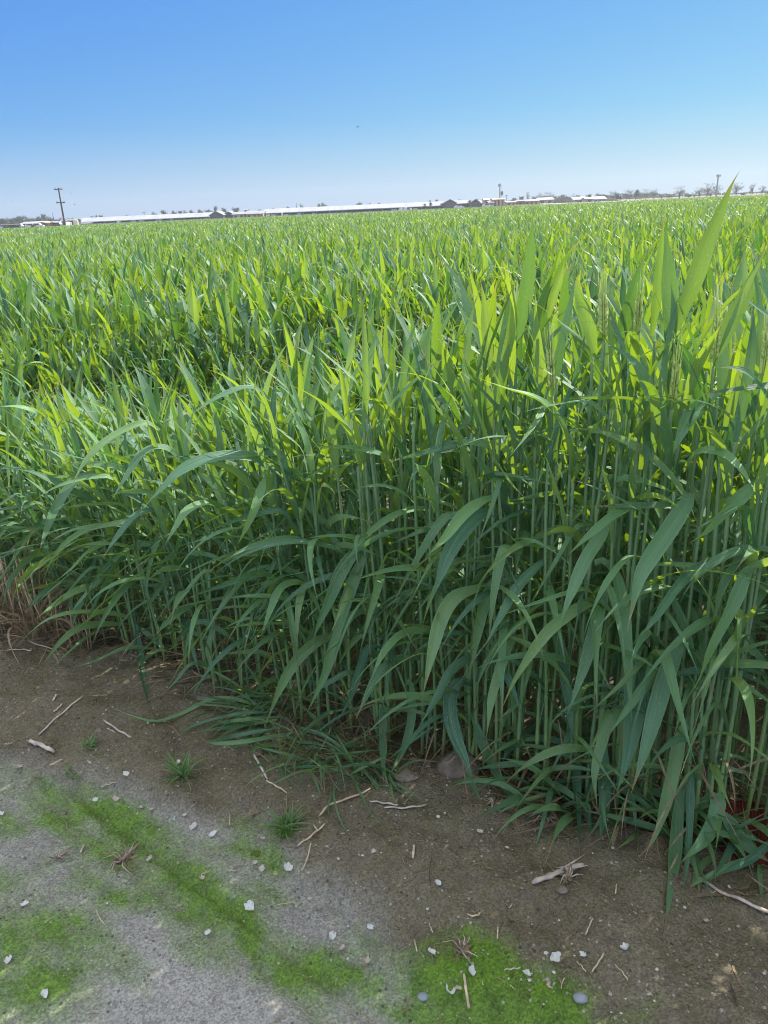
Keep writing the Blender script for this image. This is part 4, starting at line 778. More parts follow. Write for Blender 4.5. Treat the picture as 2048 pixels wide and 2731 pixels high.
ST = [(c5([(125, 42), (180, 60), (235, 90)]), 18, 'straw_grey', 'thick chopped straw'), (c5([(215, 148), (270, 122)]), 9, 'straw', 'short straw'), (c5([(1098, 102), (1130, 160), (1155, 205)]), 12, 'straw_grey', 'grey stick'), (c5([(1150, 212), (1200, 240), (1240, 265)]), 8, 'straw', 'thin straw'),
 (c5([(1380, 362), (1430, 315), (1520, 285), (1600, 248)]), 12, 'straw', 'long bent pale straw'), (c5([(1283, 495), (1340, 455), (1405, 400)]), 9, 'straw', 'pale forked straw'), (c5([(1355, 405), (1372, 428)]), 7, 'straw', 'short fork of a straw'), (c5([(1285, 620), (1320, 570), (1345, 480)]), 7, 'straw', 'thin curved straw'),
 (c5([(347, 525), (363, 492)]), 7, 'straw', 'short straw'), (c5([(435, 240), (503, 218)]), 6, 'straw', 'thin tan straw'), (c5([(990, 405), (993, 358)]), 4, 'straw', 'thin upright straw'), (c5([(868, 617), (905, 605)]), 5, 'straw', 'small straw chip'), (c5([(977, 600), (1022, 603)]), 7, 'straw', 'small straw chip'), (c5([(415, 770), (430, 805), (452, 835)]), 5, 'straw', 'thin bent straw'), (c5([(193, 828), (220, 805)]), 4, 'straw', 'small straw chip'), (c5([(1195, 748), (1270, 738)]), 4, 'straw', 'thin straw'), (c5([(1595, 300), (1720, 318)]), 9, 'straw_grey', 'grey stick'),
 (c6([(0, 327), (90, 330), (185, 318)]), 10, 'straw_grey', 'flat grey straw'), (c6([(1345, 622), (1450, 690), (1560, 735), (1700, 800)]), 16, 'straw_grey', 'long pale straw'), (c6([(1385, 703), (1440, 690)]), 4, 'straw', 'thin straw'), (c6([(360, 792), (395, 797), (420, 783)]), 8, 'straw', 'curled yellow straw'), (c6([(870, 880), (885, 845), (903, 805)]), 6, 'straw', 'thin tan straw'), (c6([(130, 900), (143, 950)]), 7, 'straw', 'short yellow straw'), (c6([(345, 1045), (355, 1120), (368, 1200)]), 13, 'straw', 'thick standing straw'), (c6([(898, 1040), (925, 1000), (950, 960)]), 7, 'straw', 'thin tan straw'), (c6([(830, 995), (850, 1010), (872, 1040)]), 5, 'straw', 'curved thin straw'), (c6([(998, 1010), (1030, 1040), (1055, 1078)]), 5, 'straw', 'thin tan straw'), (c6([(765, 1115), (770, 1085), (783, 1062)]), 5, 'straw', 'hooked thin straw'), (c6([(425, 1080), (435, 1140)]), 5, 'straw', 'thin pale straw'), (c6([(490, 895), (492, 845)]), 7, 'straw', 'short tan straw'), (c6([(518, 1030), (590, 1022)]), 7, 'straw_grey', 'grey straw chip'), (c6([(130, 490), (125, 550)]), 11, 'straw', 'flattened short straw'), (c6([(195, 830), (210, 870)]), 5, 'straw', 'small straw chip'), (c6([(1495, 1085), (1510, 1130), (1525, 1180)]), 8, 'wood', 'dark twig'), (c6([(545, 1095), (565, 1115)]), 4, 'straw', 'small straw chip'), (c6([(1000, 700), (1005, 660)]), 6, 'straw', 'small straw chip'), (c6([(205, 690), (195, 620), (205, 545)]), 3, 'wood', 'fine dark root'), (c6([(555, 745), (540, 765)]), 5, 'straw', 'small straw chip'), (c6([(60, 797), (92, 812)]), 3, 'straw', 'fine pale straw'), (c6([(1130, 1115), (1160, 1142)]), 4, 'straw', 'thin pale straw'),
 (c4([(245, 1445), (320, 1370), (425, 1280), (525, 1195)]), 9, 'straw_grey', 'long grey stick'), (c4([(655, 1350), (740, 1410), (830, 1460)]), 9, 'straw_grey', 'grey chopped straw'), (c4([(675, 1402), (730, 1430)]), 4, 'straw_grey', 'thin grey straw'), (c4([(315, 1640), (400, 1600)]), 8, 'straw', 'pale chopped straw'), (c4([(340, 1300), (395, 1250)]), 8, 'straw', 'short pale straw'), (c4([(335, 1230), (358, 1190)]), 10, 'straw_grey', 'short white straw'), (c4([(0, 808), (120, 822), (240, 875), (380, 915)]), 6, 'straw', 'long brown straw'), (c4([(0, 915), (120, 905), (200, 912)]), 6, 'straw', 'level brown straw'), (c4([(550, 1605), (575, 1625)]), 8, 'straw_grey', 'pale straw chip'), (c4([(0, 1530), (110, 1525)]), 7, 'straw_grey', 'frayed straw'), (c4([(30, 1505), (80, 1495)]), 6, 'straw', 'small straw chip')]
for k, (tr, wd, mt, lk) in enumerate(ST): straw(tr, wd * (.6173 if wd > 0 else 1) * .85, mt, lk, k=k)
tag(straw(c6([(640, 655), (700, 630), (770, 605), (860, 574)]), 13, 'straw_grey', 'grey split straw', split=True), 'grey split straw with frayed ends lying on the middle of the bank')

def gravel():                                        # sand grains and crumbs nobody could count
    n = 5200; px = RNG.uniform(-200, 2200, n); py = RNG.uniform(1650, 2900, n); o = MB(); V = []; Fs = []
    ico = np.array([(0, 0, 1), (.9, 0, .1), (.25, .85, .1), (-.75, .5, .15), (-.7, -.55, .05), (.3, -.85, .12), (0, 0, -.5)]); fc = [(0, 1, 2), (0, 2, 3), (0, 3, 4), (0, 4, 5), (0, 5, 1), (6, 2, 1), (6, 3, 2), (6, 4, 3), (6, 5, 4), (6, 1, 5)]
    d = fw[None] + ((px - 1024) / F)[:, None] * rt + ((1365.5 - py) / F)[:, None] * up; q = CAM + d * (-CAM[2] / d[:, 2])[:, None]
    ok = (q[:, 1] < EDGE(q[:, 0]) + .3) & (q[:, 1] > 0); q = q[ok]; z = hgt(q[:, 0], q[:, 1]); b = bermf(q[:, 0], q[:, 1]); sz = RNG.lognormal(-6.5, .42, len(q)) * np.where(b > .5, 1.25, .8)
    for i in range(len(q)):
        v = ico * sz[i] * RNG.uniform(.6, 1.3, (7, 3)); a = RNG.uniform(0, 6.28); v = np.stack([v[:, 0] * math.cos(a) - v[:, 1] * math.sin(a), v[:, 0] * math.sin(a) + v[:, 1] * math.cos(a), v[:, 2] * .8], -1) + (q[i][0], q[i][1], z[i] + sz[i] * .15)
        o.add(v, fc)
    t = NT('grit'); g = t.n('ShaderNodeNewGeometry').outputs['Random Per Island']; c = t.mix(t.ramp(g, .25, .7), (.17, .135, .10), (.34, .30, .24)); c = t.mix(t.ramp(g, .88, .93), c, (.58, .55, .49)); m = t.done(t.bsdf(c, .85, .2))
    tag(o.build('gravel', m), 'fine grit and crumbs scattered over the bare soil', 'grit', kind='stuff')
gravel()

# bits of straw and dead leaf that nobody could count
def litter():
    n = 900; x = RNG.uniform(-1.9, 1.2, n); y = EDGE(x) + RNG.normal(.04, .10, n); z = hgt(x, y) + .004
    n2 = 420; px = RNG.uniform(-100, 2150, n2); py = RNG.uniform(1800, 2800, n2); q = np.array([G(a, b) for a, b in zip(px, py)]); q = q[q[:, 1] < EDGE(q[:, 0])]
    x = np.concatenate([x, q[:, 0]]); y = np.concatenate([y, q[:, 1]]); z = hgt(x, y) + .003; N = len(x); u = lambda a, b: RNG.uniform(a, b, N); big = np.arange(N) < n
    L = np.where(big, u(.03, .13), u(.006, .028)); W = np.where(big, u(.002, .007), u(.0010, .0024))
    V, uv, vr = ribbons(L, W, np.radians(np.where(big, u(60, 95), u(84, 91))), np.radians(np.where(big, u(-30, 40), 0)), u(.8, 1.5), u(0, 6.28), np.radians(u(-90, 90)), u(0, .4), u(0, 1), np.stack([x, y, z], -1), n=6, k=3, side=u(-1.2, 1.2))
    g = hgt(V[..., 0], V[..., 1]) + .002; V[..., 2] = np.maximum(V[..., 2], g)
    tag(mesh_np('leaf_litter', V.reshape(-1, 3), faces_of(N, 7, 3), M['dry'], uv.reshape(-1, 2), vr.ravel()), 'scraps of straw and dead leaf strewn at the foot of the wheat', 'litter', kind='stuff')
litter()
for (px, py), lab in (((1130, 400), 'low tangle of broad green leaves left of the rusty cloth'), ((1400, 470), 'low tangle of broad green leaves in front of the rusty cloth'), ((1620, 560), 'low tangle of broad green leaves at the right border'), ((760, 350), 'low tangle of green leaves right of the round clod')):
    p = on_ground(*c6([(px, py)])[0]); p[1] += .05; p[2] = gz(p[0], p[1]); e = empty('grass_tangle', p); tag(e, lab, 'grass clump'); blades('blades', 26, (0, 0, 0), (.14, .30), (.009, .020), (15, 60), (30, 110), (150, 350), 'leaf', e, .07, k=5, seg=12); blades('dead_blades', 26, (0, 0, 0), (.06, .18), (.002, .006), (40, 90), (0, 60), (0, 360), 'dry', e, .09)

# ------------------------------------------------------------------ far background
def PX(px, Y): return float(P(px, 560 - (px - 1024) * .044, Y)[0])
def line_fix(px):                                  # the photo's field line bows slightly (lens); keep far things the same height above the field
    ph = np.interp(px, [0, 207, 580, 717, 1207, 1350, 2048], [604, 597, 586, 580, 557, 550, 514.5]); return (607.7 - .044 * px) - ph
def Z(px, py, Y): return float(P(px, py + line_fix(px), Y)[2])
def tree_proto(kind, seed):
    rr = random.Random(seed); g = np.random.default_rng(seed); tr = MB(); cr = []
    thin = kind == 'thin'; bare = kind == 'bare'
    lim = []; th = .45 if not bare else .38
    tr.tube([(0, 0, 0), (rr.uniform(-.02, .02), 0, th * .6), (rr.uniform(-.03, .03), 0, th + .25)], [.035, .026, .010], 7)
    W = .16 if thin else (.42 if bare else .40); cz = .54; hz = .40 if not thin else .42
    for i in range(9):
        a = i * 2.4 + rr.uniform(-.4, .4); q = rr.uniform(.4, .95); z = rr.uniform(.5, .95); s = (0, 0, th * rr.uniform(.6, 1.1)); e = (W * q * math.cos(a), W * q * math.sin(a), z); mid = (e[0] * .4, e[1] * .4, s[2] * .45 + z * .55)
        tr.tube([s, mid, e], [.016, .010, .004], 5); lim.append(e)
    n = 520 if not bare else 620
    cl = [(rr.uniform(-1, 1), rr.uniform(-1, 1), rr.uniform(-1, 1)) for _ in range(40)]; cl = [c for c in cl if sum(x * x for x in c) < 1][:11 if not bare else 15]
    for i in range(n):
        c = rr.choice(cl); p = np.array([c[0] * W * .72, c[1] * W * .72, cz + c[2] * hz * .75]) + g.normal(0, 1, 3) * (W * .17, W * .17, hz * .16); p[2] = min(max(p[2], .10 if not bare else .16), 1.0)
        d1 = g.normal(0, 1, 3); d1 /= np.linalg.norm(d1); d2 = np.cross(d1, g.normal(0, 1, 3)); d2 /= np.linalg.norm(d2); s1, s2 = (.040, .028) if not bare else (.050, .0065)
        cr.append([p - d1 * s1, p + d2 * s2, p + d1 * s1, p - d2 * s2])
    m2 = MB()
    for q in cr: m2.add(q, [(0, 1, 2, 3)])
    if bare:
        for i in range(90):
            s = lim[i % 9]; e = (s[0] + rr.gauss(0, .11), s[1] + rr.gauss(0, .11), min(1, s[2] + rr.gauss(.05, .09))); tr.tube([s, e], [.004, .0016], 4)
    return tr, m2
PROT = {}
for kind, n in (('dense', 4), ('thin', 2), ('bare', 4)):
    for i in range(n):
        a, b = tree_proto(kind, 50 + i + 7 * len(kind)); ta = a.build('trunk', M['trunk']); ca = b.build('crown', M['twigs' if kind == 'bare' else 'crown']); PROT[(kind, i)] = (ta.data, ca.data); bpy.data.objects.remove(ta); bpy.data.objects.remove(ca)
NT_ = 0
def far_tree(px, py, wpx, kind, Y, lab, grp):
    global NT_
    NT_ += 1; h = Z(px, py, Y); wd = wpx / F * Y; e = empty('tree' if kind != 'bare' else 'bare_tree', (PX(px, Y), Y, 0), random.uniform(0, 6.28)); sc = (wd / .66, wd / .66, h * 1.12)
    for nm, me in zip(('trunk', 'crown'), PROT[(kind, NT_ % (2 if kind == 'thin' else 4))]):
        o = bpy.data.objects.new(nm, me); C.objects.link(o); o.parent = e; o.scale = sc
    tag(e, lab, 'tree', grp)
z3 = lambda x, y: (x / 4.74, 480 + y / 4.74); z6 = lambda x, y: (1400 + x / 2.56, 450 + y / 2.56)
ORD = 'first second third fourth fifth sixth seventh eighth ninth tenth eleventh twelfth thirteenth fourteenth fifteenth sixteenth seventeenth eighteenth nineteenth twentieth'.split()
g1 = [(30, 455, 22), (90, 455, 16), (160, 470, 20), (222, 430, 26), (292, 428, 24), (370, 435, 20), (430, 470, 20), (490, 435, 26), (570, 400, 16), (640, 435, 20), (690, 420, 7), (740, 475, 14), (872, 470, 13), (910, 468, 12)]
for i, (x, y, w_) in enumerate(g1):
    a, b = z3(x, y); far_tree(a, b, w_, 'thin' if w_ < 10 else 'dense', 560 + 9 * i, f'{ORD[i]} dark evergreen from the left border, behind the low sheds' if i < 11 else f'{ORD[i - 11]} low tree right of the pole foot', 'evergreens behind the left sheds')
for i, (x, y, w_) in enumerate([(1165, 450, 12), (1225, 430, 13), (1290, 430, 13)]): a, b = z3(x, y); far_tree(a, b, w_, 'dense', 600, ('left', 'middle', 'right')[i] + ' tree of the three above the left end of the near barn', 'trees over the left barn')
for i, (x, y, w_) in enumerate([(416, 566, 17), (441, 562, 24), (466, 561, 18), (483, 562, 13), (498, 563, 15), (513, 563, 15), (536, 559, 20), (553, 561, 14), (563, 560, 14), (576, 553, 13), (599, 555, 18), (629, 555, 22), (688, 561, 16)]): far_tree(x, y, w_, 'dense', 620, f'{ORD[i]} tree from the left in the row behind the left long barn', 'row of trees behind the left long barn')
for i, (x, y, w_, k) in enumerate([(731, 558, 13, 'dense'), (769, 552, 13, 'dense'), (792, 546, 6, 'thin'), (807, 546, 11, 'dense'), (851, 546, 10, 'dense'), (864, 541, 15, 'dense'), (961, 541, 18, 'dense'), (983, 543, 16, 'dense'), (1010, 543, 8, 'dense'), (1148, 533, 9, 'dense'), (1164, 532, 10, 'dense'), (1228, 532, 9, 'dense'), (1273, 532, 18, 'dense')]): far_tree(x, y, w_, k, 640, f'{ORD[i]} treetop from the left over the roof of the right long barn', 'treetops over the right long barn')
for i, (x, y, w_, k) in enumerate([(1371, 527, 14, 'dense'), (1389, 523, 15, 'dense'), (1407, 518, 9, 'bare'), (1425, 524, 16, 'bare'), (1443, 517, 18, 'bare'), (1460, 516, 16, 'bare'), (1472, 517, 12, 'bare')]): far_tree(x, y, w_, k, 520, f'{ORD[i]} tree between the lattice mast and the dark mound', 'trees between the mast and the mound')
z6l = [(255, 178, 14, 'dense'), (285, 178, 12, 'dense'), (325, 178, 10, 'bare'), (405, 182, 12, 'dense'), (437, 173, 12, 'dense'), (503, 162, 20, 'dense'), (545, 175, 12, 'dense'), (600, 153, 20, 'bare'), (628, 165, 14, 'dense'), (650, 180, 12, 'dense'), (690, 152, 16, 'bare'), (716, 142, 17, 'bare'), (757, 140, 17, 'dense'), (785, 160, 14, 'bare'), (825, 143, 20, 'bare'), (880, 140, 19, 'bare'), (932, 165, 18, 'bare'), (987, 173, 14, 'dense')]
for i, (x, y, w_, k) in enumerate(z6l): a, b = z6(x, y); far_tree(a, b, w_, k, 500, f'{ORD[i]} tree rightward from the dark mound', 'trees right of the dark mound')
z6r = [(1055, 125, 29, 'bare'), (1113, 160, 17, 'dense'), (1157, 157, 16, 'bare'), (1190, 130, 21, 'bare'), (1243, 103, 26, 'bare'), (1265, 150, 16, 'bare'), (1305, 110, 24, 'bare'), (1440, 98, 26, 'bare'), (1490, 155, 12, 'dense'), (1550, 96, 14, 'bare'), (1618, 112, 16, 'bare'), (1656, 140, 14, 'bare')]
labs = ['large round bare tree left of the right pole', 'small bush like tree by the large bare one', 'low bare tree left of the twin bare trees', 'left of the twin bare trees', 'tallest bare tree before the right pole', 'low bare tree at the foot of the tallest bare one', 'bare tree standing behind the right pole', 'round bare tree just right of the tallest leaf', 'small dark tree right of the tallest leaf', 'slim bare tree with a tall leading shoot', 'narrow bare tree near the right border', 'bare tree cut by the right border']
for (x, y, w_, k), lb in zip(z6r, labs): a, b = z6(x, y); far_tree(a, b, w_, k, 430, lb, 'bare trees along the right horizon')

def far_wood():                                     # woods beyond the farm that read as one low band
    m = MB(); g = np.random.default_rng(5)
    for x0, x1, hh, n in ((-60, 165, 17, 1500), (590, 720, 6, 350), (1340, 1480, 15, 1100), (1480, 1800, 14, 2600), (1800, 2120, 5, 700)):
        for i in range(n):
            px = g.uniform(x0, x1); Y = g.uniform(640, 700); top = hh * (.35 + .65 * float(vnoise(np.array([px / 14.]), np.array([hh * 1.]), 3)[0])); z = 1.2 + g.uniform(0, 1) ** 1.3 * top / F * Y; p = np.array([PX(px, Y), Y, z])
            d1 = g.normal(0, 1, 3); d1 /= np.linalg.norm(d1); d2 = np.cross(d1, g.normal(0, 1, 3)); d2 /= np.linalg.norm(d2); m.add([p - d1 * .7, p + d2 * .5, p + d1 * .7, p - d2 * .5], [(0, 1, 2, 3)])
    tag(m.build('distant_wood', M['crown']), 'low grey green band of distant trees along the horizon', 'wood', kind='stuff')
far_wood()
def palm(px, py, Y, lab):
    h = Z(px, py, Y); e = empty('palm_tree', (PX(px, Y), Y, 0)); tag(e, lab, 'palm', 'palms in front of the barns'); m = MB(); m.tube([(0, 0, 0), (.05, 0, h * .4), (0, 0, h * .72)], [.28, .22, .2], 8); m.build('trunk', M['trunk'], e); c = MB()
    for i in range(46):
        a = random.uniform(0, 6.28); el = random.uniform(-.9, 1.4); L = h * .34; d = np.array([math.cos(a) * math.cos(el), math.sin(a) * math.cos(el), math.sin(el)]); s = np.cross(d, (0, 0, 1)); s /= np.linalg.norm(s) + 1e-6; b = np.array([0, 0, h * .70]); k = b + d * L * .6; t_ = b + d * L - np.array([0, 0, .12 * L])
        c.add([b, k + s * .13, t_, k - s * .13], [(0, 1, 2, 3)])
    c.build('fronds', M['palmgreen'], e)
palm(1133, 545, 380, 'left palm of the pair in front of the right long barn'); palm(1148, 541, 380, 'right taller palm of the pair in front of the right long barn'); palm(1252, 535, 380, 'single palm between the two barn gables')

def pole(px, top, Y, arms, lab, steel=False):
    e = empty('utility_pole', (PX(px, Y), Y, 0)); tag(e, lab, 'utility pole'); h = Z(px, top, Y); m = MB(); m.tube([(0, 0, 0), (0, 0, h / 2), (0, 0, h)], [.34, .29, .22], 9); mt = M['grey_metal'] if steel else M['wood']; m.build('pole', mt, e)
    for z, w_ in arms:
        b = MB(); b.box(-w_ / 2, w_ / 2, -.30, -.10, h - z - .16, h - z + .16); cr = b.build('crossarm', mt, e)
        for q in (-.47, -.3, .3, .47):
            b = MB(); b.tube([(q * w_, -.2, h - z + .16), (q * w_, -.2, h - z + .5)], .09, 6); b.build('insulator', M['grey_metal'], cr)
def polex(px, base_py): return px
pole(172.5, 498, 290, [(.5, 2.8), (4.75, 3.0)], 'dark wooden utility pole with two crossarms at the left'); pole(1910, 463, 300, [(.6, 1.6)], 'thin grey utility pole among the bare trees at the right', True)
pole(1407, 514, 620, [(.5, 2)], 'faint far pole between the mast and the dark mound', True); pole(1350, 522, 620, [(.5, 2)], 'faint far pole just right of the lattice mast', True); pole(387, 566, 560, [(.4, 2)], 'faint far pole over the middle of the left long barn', True); pole(341, 573, 560, [(.4, 2)], 'fainter short pole over the left half of the left long barn', True)
def mast(px, top, Y):
    e = empty('lattice_mast', (PX(px, Y), Y, 0)); tag(e, 'grey lattice communications mast with dish antennas behind the tan sheds', 'mast'); h = Z(px, top, Y); fr = MB(); r = .62
    for k in range(3): a = k * 2.094; fr.tube([(r * math.cos(a), r * math.sin(a), 0), (r * .7 * math.cos(a), r * .7 * math.sin(a), h)], .11, 6)
    n = 12
    for i in range(n):
        for k in range(3):
            a, b = k * 2.094, (k + 1) * 2.094; q0, q1 = r * (1 - .3 * i / n), r * (1 - .3 * (i + 1) / n); fr.tube([(q0 * math.cos(a), q0 * math.sin(a), h * i / n), (q1 * math.cos(b), q1 * math.sin(b), h * (i + 1) / n)], .06, 5)
    fr.build('lattice', M['grey_metal'], e)
    for z, x in ((.62, .75), (.55, .8), (.93, -.5)): m = MB(); m.tube([(x, -.3, h * z - .1), (x, -.75, h * z - .1)], [.65, .75], 12); m.build('dish', M['grey_metal'], e)
mast(1333, 491, 420)

def barn(x0, x1, ridge, eave, Y, depth, lab, grp, step=6.0, gable=None, ends=None):
    """long open-sided shed: ridge/eave = (left py, right py)"""
    X0, X1 = PX(x0, Y), PX(x1, Y); yr = Y + depth / 2; zr0, zr1 = Z(x0, ridge[0], yr), Z(x1, ridge[1], yr); ze0, ze1 = Z(x0, eave[0], Y), Z(x1, eave[1], Y)
    e = empty('barn', ((X0 + X1) / 2, Y, 0)); tag(e, lab, 'barn', grp); cx = (X0 + X1) / 2; a, b = X0 - cx, X1 - cx; zr, ze = (zr0 + zr1) / 2, (ze0 + ze1) / 2
    m = MB(); t_ = .18
    m.add([(a - .8, -.8, ze), (b + .8, -.8, ze), (b + .8, depth / 2, zr), (a - .8, depth / 2, zr), (a - .8, -.8, ze - t_), (b + .8, -.8, ze - t_), (b + .8, depth / 2, zr - t_), (a - .8, depth / 2, zr - t_)], [(0, 1, 2, 3), (7, 6, 5, 4), (0, 4, 5, 1), (1, 5, 6, 2), (3, 7, 4, 0)]); m.build('roof', M['roof'], e)
    m = MB(); m.add([(a - .8, depth / 2 + .01, zr), (b + .8, depth / 2 + .01, zr), (b + .8, depth + .8, ze), (a - .8, depth + .8, ze), (a - .8, depth / 2 + .01, zr - t_), (b + .8, depth / 2 + .01, zr - t_), (b + .8, depth + .8, ze - t_), (a - .8, depth + .8, ze - t_)], [(0, 1, 2, 3), (7, 6, 5, 4), (1, 5, 6, 2), (2, 6, 7, 3), (3, 7, 4, 0)]); m.build('rear_roof', M['roof'], e)
    n = max(2, int((b - a) / step))
    for i in range(n + 1):
        x = a + (b - a) * i / n; m = MB(); m.box(x - .12, x + .12, .0, .24, 0, ze - t_ - .02); m.build('post', M['grey_metal'], e)
    m = MB(); m.box(a, b, .5, .7, 0, .8); m.build('feed_rail', M['grey_metal'], e); m = MB(); m.box(a, b, depth - .3, depth, 0, ze - t_ - .05); m.build('rear_wall', M['dark'], e)
    for i in range(int((b - a) / 7)):
        x = a + 3 + i * 7 + random.uniform(-2, 2)
        if random.random() < .6: m = MB(); m.box(x, x + random.uniform(1., 3), .1, .35, 0, 1.0 + random.uniform(.0, .4)); m.build('white_panel', M['white_metal'], e)
    for xx, s in ((a, -1), (b, 1)):
        m = MB(); m.add([(xx, 0, ze - t_ - .03), (xx, depth, ze - t_ - .03), (xx, depth / 2, zr - t_ - .03), (xx + s * .15, 0, ze - t_ - .03), (xx + s * .15, depth, ze - t_ - .03), (xx + s * .15, depth / 2, zr - t_ - .03)], [(0, 1, 2), (5, 4, 3), (0, 3, 4, 1), (1, 4, 5, 2), (2, 5, 3, 0)]); m.build('gable', M['grey_metal'], e)
    return e
BG = 'long open barns along the horizon'
barn(207, 562, (581, 569), (590.5, 581), 400, 22, 'left long white roofed open barn behind the field', BG)
barn(704, 1195, (564, 536), (573, 549), 400, 24, 'right and longest white roofed open barn', BG)
def gabled(x0, x1, apex, eave, base, Y, wall, roof, lab, cat='shed', depth=14, dark=False, door=False):
    """shed with its gable end towards the field"""
    X0, X1 = PX(x0, Y), PX(x1, Y); cx = (X0 + X1) / 2; w_ = (X1 - X0) / 2; mx_ = (x0 + x1) / 2; za, ze = Z(mx_, apex, Y), Z(mx_, eave, Y); e = empty('shed', (cx, Y, 0)); tag(e, lab, cat, 'small sheds along the horizon'); t_ = .25
    m = MB(); m.add([(-w_, 0, 0), (w_, 0, 0), (w_, 0, ze), (0, 0, za), (-w_, 0, ze), (-w_, depth, 0), (w_, depth, 0), (w_, depth, ze), (0, depth, za), (-w_, depth, ze)], [(0, 1, 2, 3, 4), (9, 8, 7, 6, 5), (0, 5, 6, 1), (1, 6, 7, 2), (4, 9, 5, 0)]); m.build('wall', M[wall], e)
    for s in (-1, 1):
        m = MB(); m.add([(s * (w_ + .5), -.5, ze - .1), (0 + s * .01, -.5, za + .15), (s * .01, depth + .5, za + .15), (s * (w_ + .5), depth + .5, ze - .1), (s * (w_ + .5), -.5, ze - .1 + t_), (s * .01, -.5, za + .15 + t_), (s * .01, depth + .5, za + .15 + t_), (s * (w_ + .5), depth + .5, ze - .1 + t_)], [(0, 1, 2, 3), (7, 6, 5, 4), (0, 4, 5, 1), (1, 5, 6, 2), (2, 6, 7, 3), (3, 7, 4, 0)]); m.build('roof', M['roof' if roof == 'white_metal' else roof], e)
    m = MB(); m.box(-w_ * .35, w_ * .35, -.06, .02, 0, ze * .8); m.build('door', M['dark'], e)
def flat_shed(x0, x1, top, roofh, Y, wall, roof, lab, depth=10, ops=2, grp='small sheds along the horizon', name='shed', cat='shed'):
    """shed with its long side towards the field"""
    X0, X1 = PX(x0, Y), PX(x1, Y); cx = (X0 + X1) / 2; w_ = (X1 - X0) / 2; mx_ = (x0 + x1) / 2; zt = Z(mx_, top, Y); zw = zt - roofh; e = empty(name, (cx, Y, 0)); tag(e, lab, cat, grp)
    m = MB(); m.box(-w_, w_, 0, depth, 0, zw); m.build('wall', M[wall], e)
    m = MB(); m.add([(-w_ - .5, -.6, zw), (w_ + .5, -.6, zw), (w_ + .5, depth / 2, zt), (-w_ - .5, depth / 2, zt), (-w_ - .5, depth + .6, zw), (w_ + .5, depth + .6, zw), (-w_ - .5, -.6, zw + .15), (w_ + .5, -.6, zw + .15), (w_ + .5, depth / 2, zt + .15), (-w_ - .5, depth / 2, zt + .15), (w_ + .5, depth + .6, zw + .15), (-w_ - .5, depth + .6, zw + .15)],
      [(0, 3, 2, 1), (3, 4, 5, 2), (6, 7, 8, 9), (9, 8, 10, 11), (0, 1, 7, 6), (5, 4, 11, 10), (1, 2, 8, 7), (2, 5, 10, 8), (3, 0, 6, 9), (4, 3, 9, 11)]); m.build('roof', M['roof' if roof == 'white_metal' else roof], e)
    for i in range(ops):
        x = -w_ + (2 * w_) * (i + .5) / ops; q = w_ / ops * .45; m = MB(); m.box(x - q, x + q, -.05, .03, .6, max(zw - .35, 1.3)); m.build('opening', M['dark'], e)
gabled(1183, 1217, 535.5, 545, 552, 392, 'dark', 'white_metal', 'dark gable facing the field at the end of the right long barn'); gabled(1256, 1279, 535, 543, 550, 392, 'dark', 'white_metal', 'smaller dark gable right of the single palm')
flat_shed(1214, 1262, 536.5, 1.5, 405, 'dark', 'white_metal', 'grey roofed open shed between the two dark gables'); flat_shed(1276, 1288, 537, 1.3, 405, 'dark', 'white_metal', 'short roof just right of the smaller dark gable')
gabled(560, 594, 568.5, 578, 586, 392, 'dark', 'white_metal', 'dark open gable at the right end of the left long barn')
gabled(598, 621, 570, 575, 584, 400, 'dark', 'grey_metal', 'dark gable left of the tan sheds'); flat_shed(621, 652, 570, 1.0, 395, 'tan', 'grey_metal', 'tan shed nearest the dark gable, between the long barns'); flat_shed(657, 687, 567, 1.3, 395, 'tan', 'grey_metal', 'middle tan shed between the long barns'); flat_shed(692, 702, 567, 1.2, 395, 'tan', 'grey_metal', 'narrow tan shed at the left end of the longest barn', ops=1)
flat_shed(653, 660, 562, .4, 430, 'tan', 'grey_metal', 'small tan tower like shed rising behind the middle tan shed', 5, 1)
flat_shed(57, 112, 589, .7, 330, 'dark', 'white_metal', 'dark low shed with a pale roof at the far left', ops=3); flat_shed(108, 116, 588.5, .3, 326, 'tan', 'beige', 'tan end block at the right of the dark low shed', 6, 1); flat_shed(122, 130, 590, .3, 326, 'tan', 'beige', 'second narrow tan block left of the pole', 6, 1); flat_shed(136, 158, 589, .5, 340, 'dark', 'grey_metal', 'dark lean to just left of the pole', ops=2); flat_shed(0, 40, 599, .3, 330, 'dark', 'rust', 'very low rust roofed shed cut by the left border', ops=3)
flat_shed(175, 197, 583.5, .5, 320, 'dark', 'greenp', 'green roofed lean to right of the pole foot', 8, 2)
flat_shed(1292, 1304, 532, .6, 395, 'tan', 'beige', 'tall tan block left of the mast', 8, 1); flat_shed(1304, 1316, 538, .8, 390, 'tan', 'grey_metal', 'grey roofed tan hut left of the mast', 8, 1); flat_shed(1315, 1345, 531.5, .5, 392, 'tan', 'tan_wall', 'tan building at the foot of the mast', 8, 3); flat_shed(1352, 1375, 538.5, .5, 395, 'tan', 'beige', 'long low tan hut right of the mast', 8, 2); flat_shed(1380, 1398, 535, .6, 400, 'rust', 'grey_metal', 'rusty brown hut between the mast and the dark mound', 8, 1); flat_shed(1400, 1436, 533.5, .8, 405, 'tan', 'white_metal', 'pale roofed hut left of the dark mound', 8, 3); flat_shed(1436, 1476, 528, 1.2, 430, 'tan', 'white_metal', 'grey roof just behind the left slope of the dark mound', 10, 2)
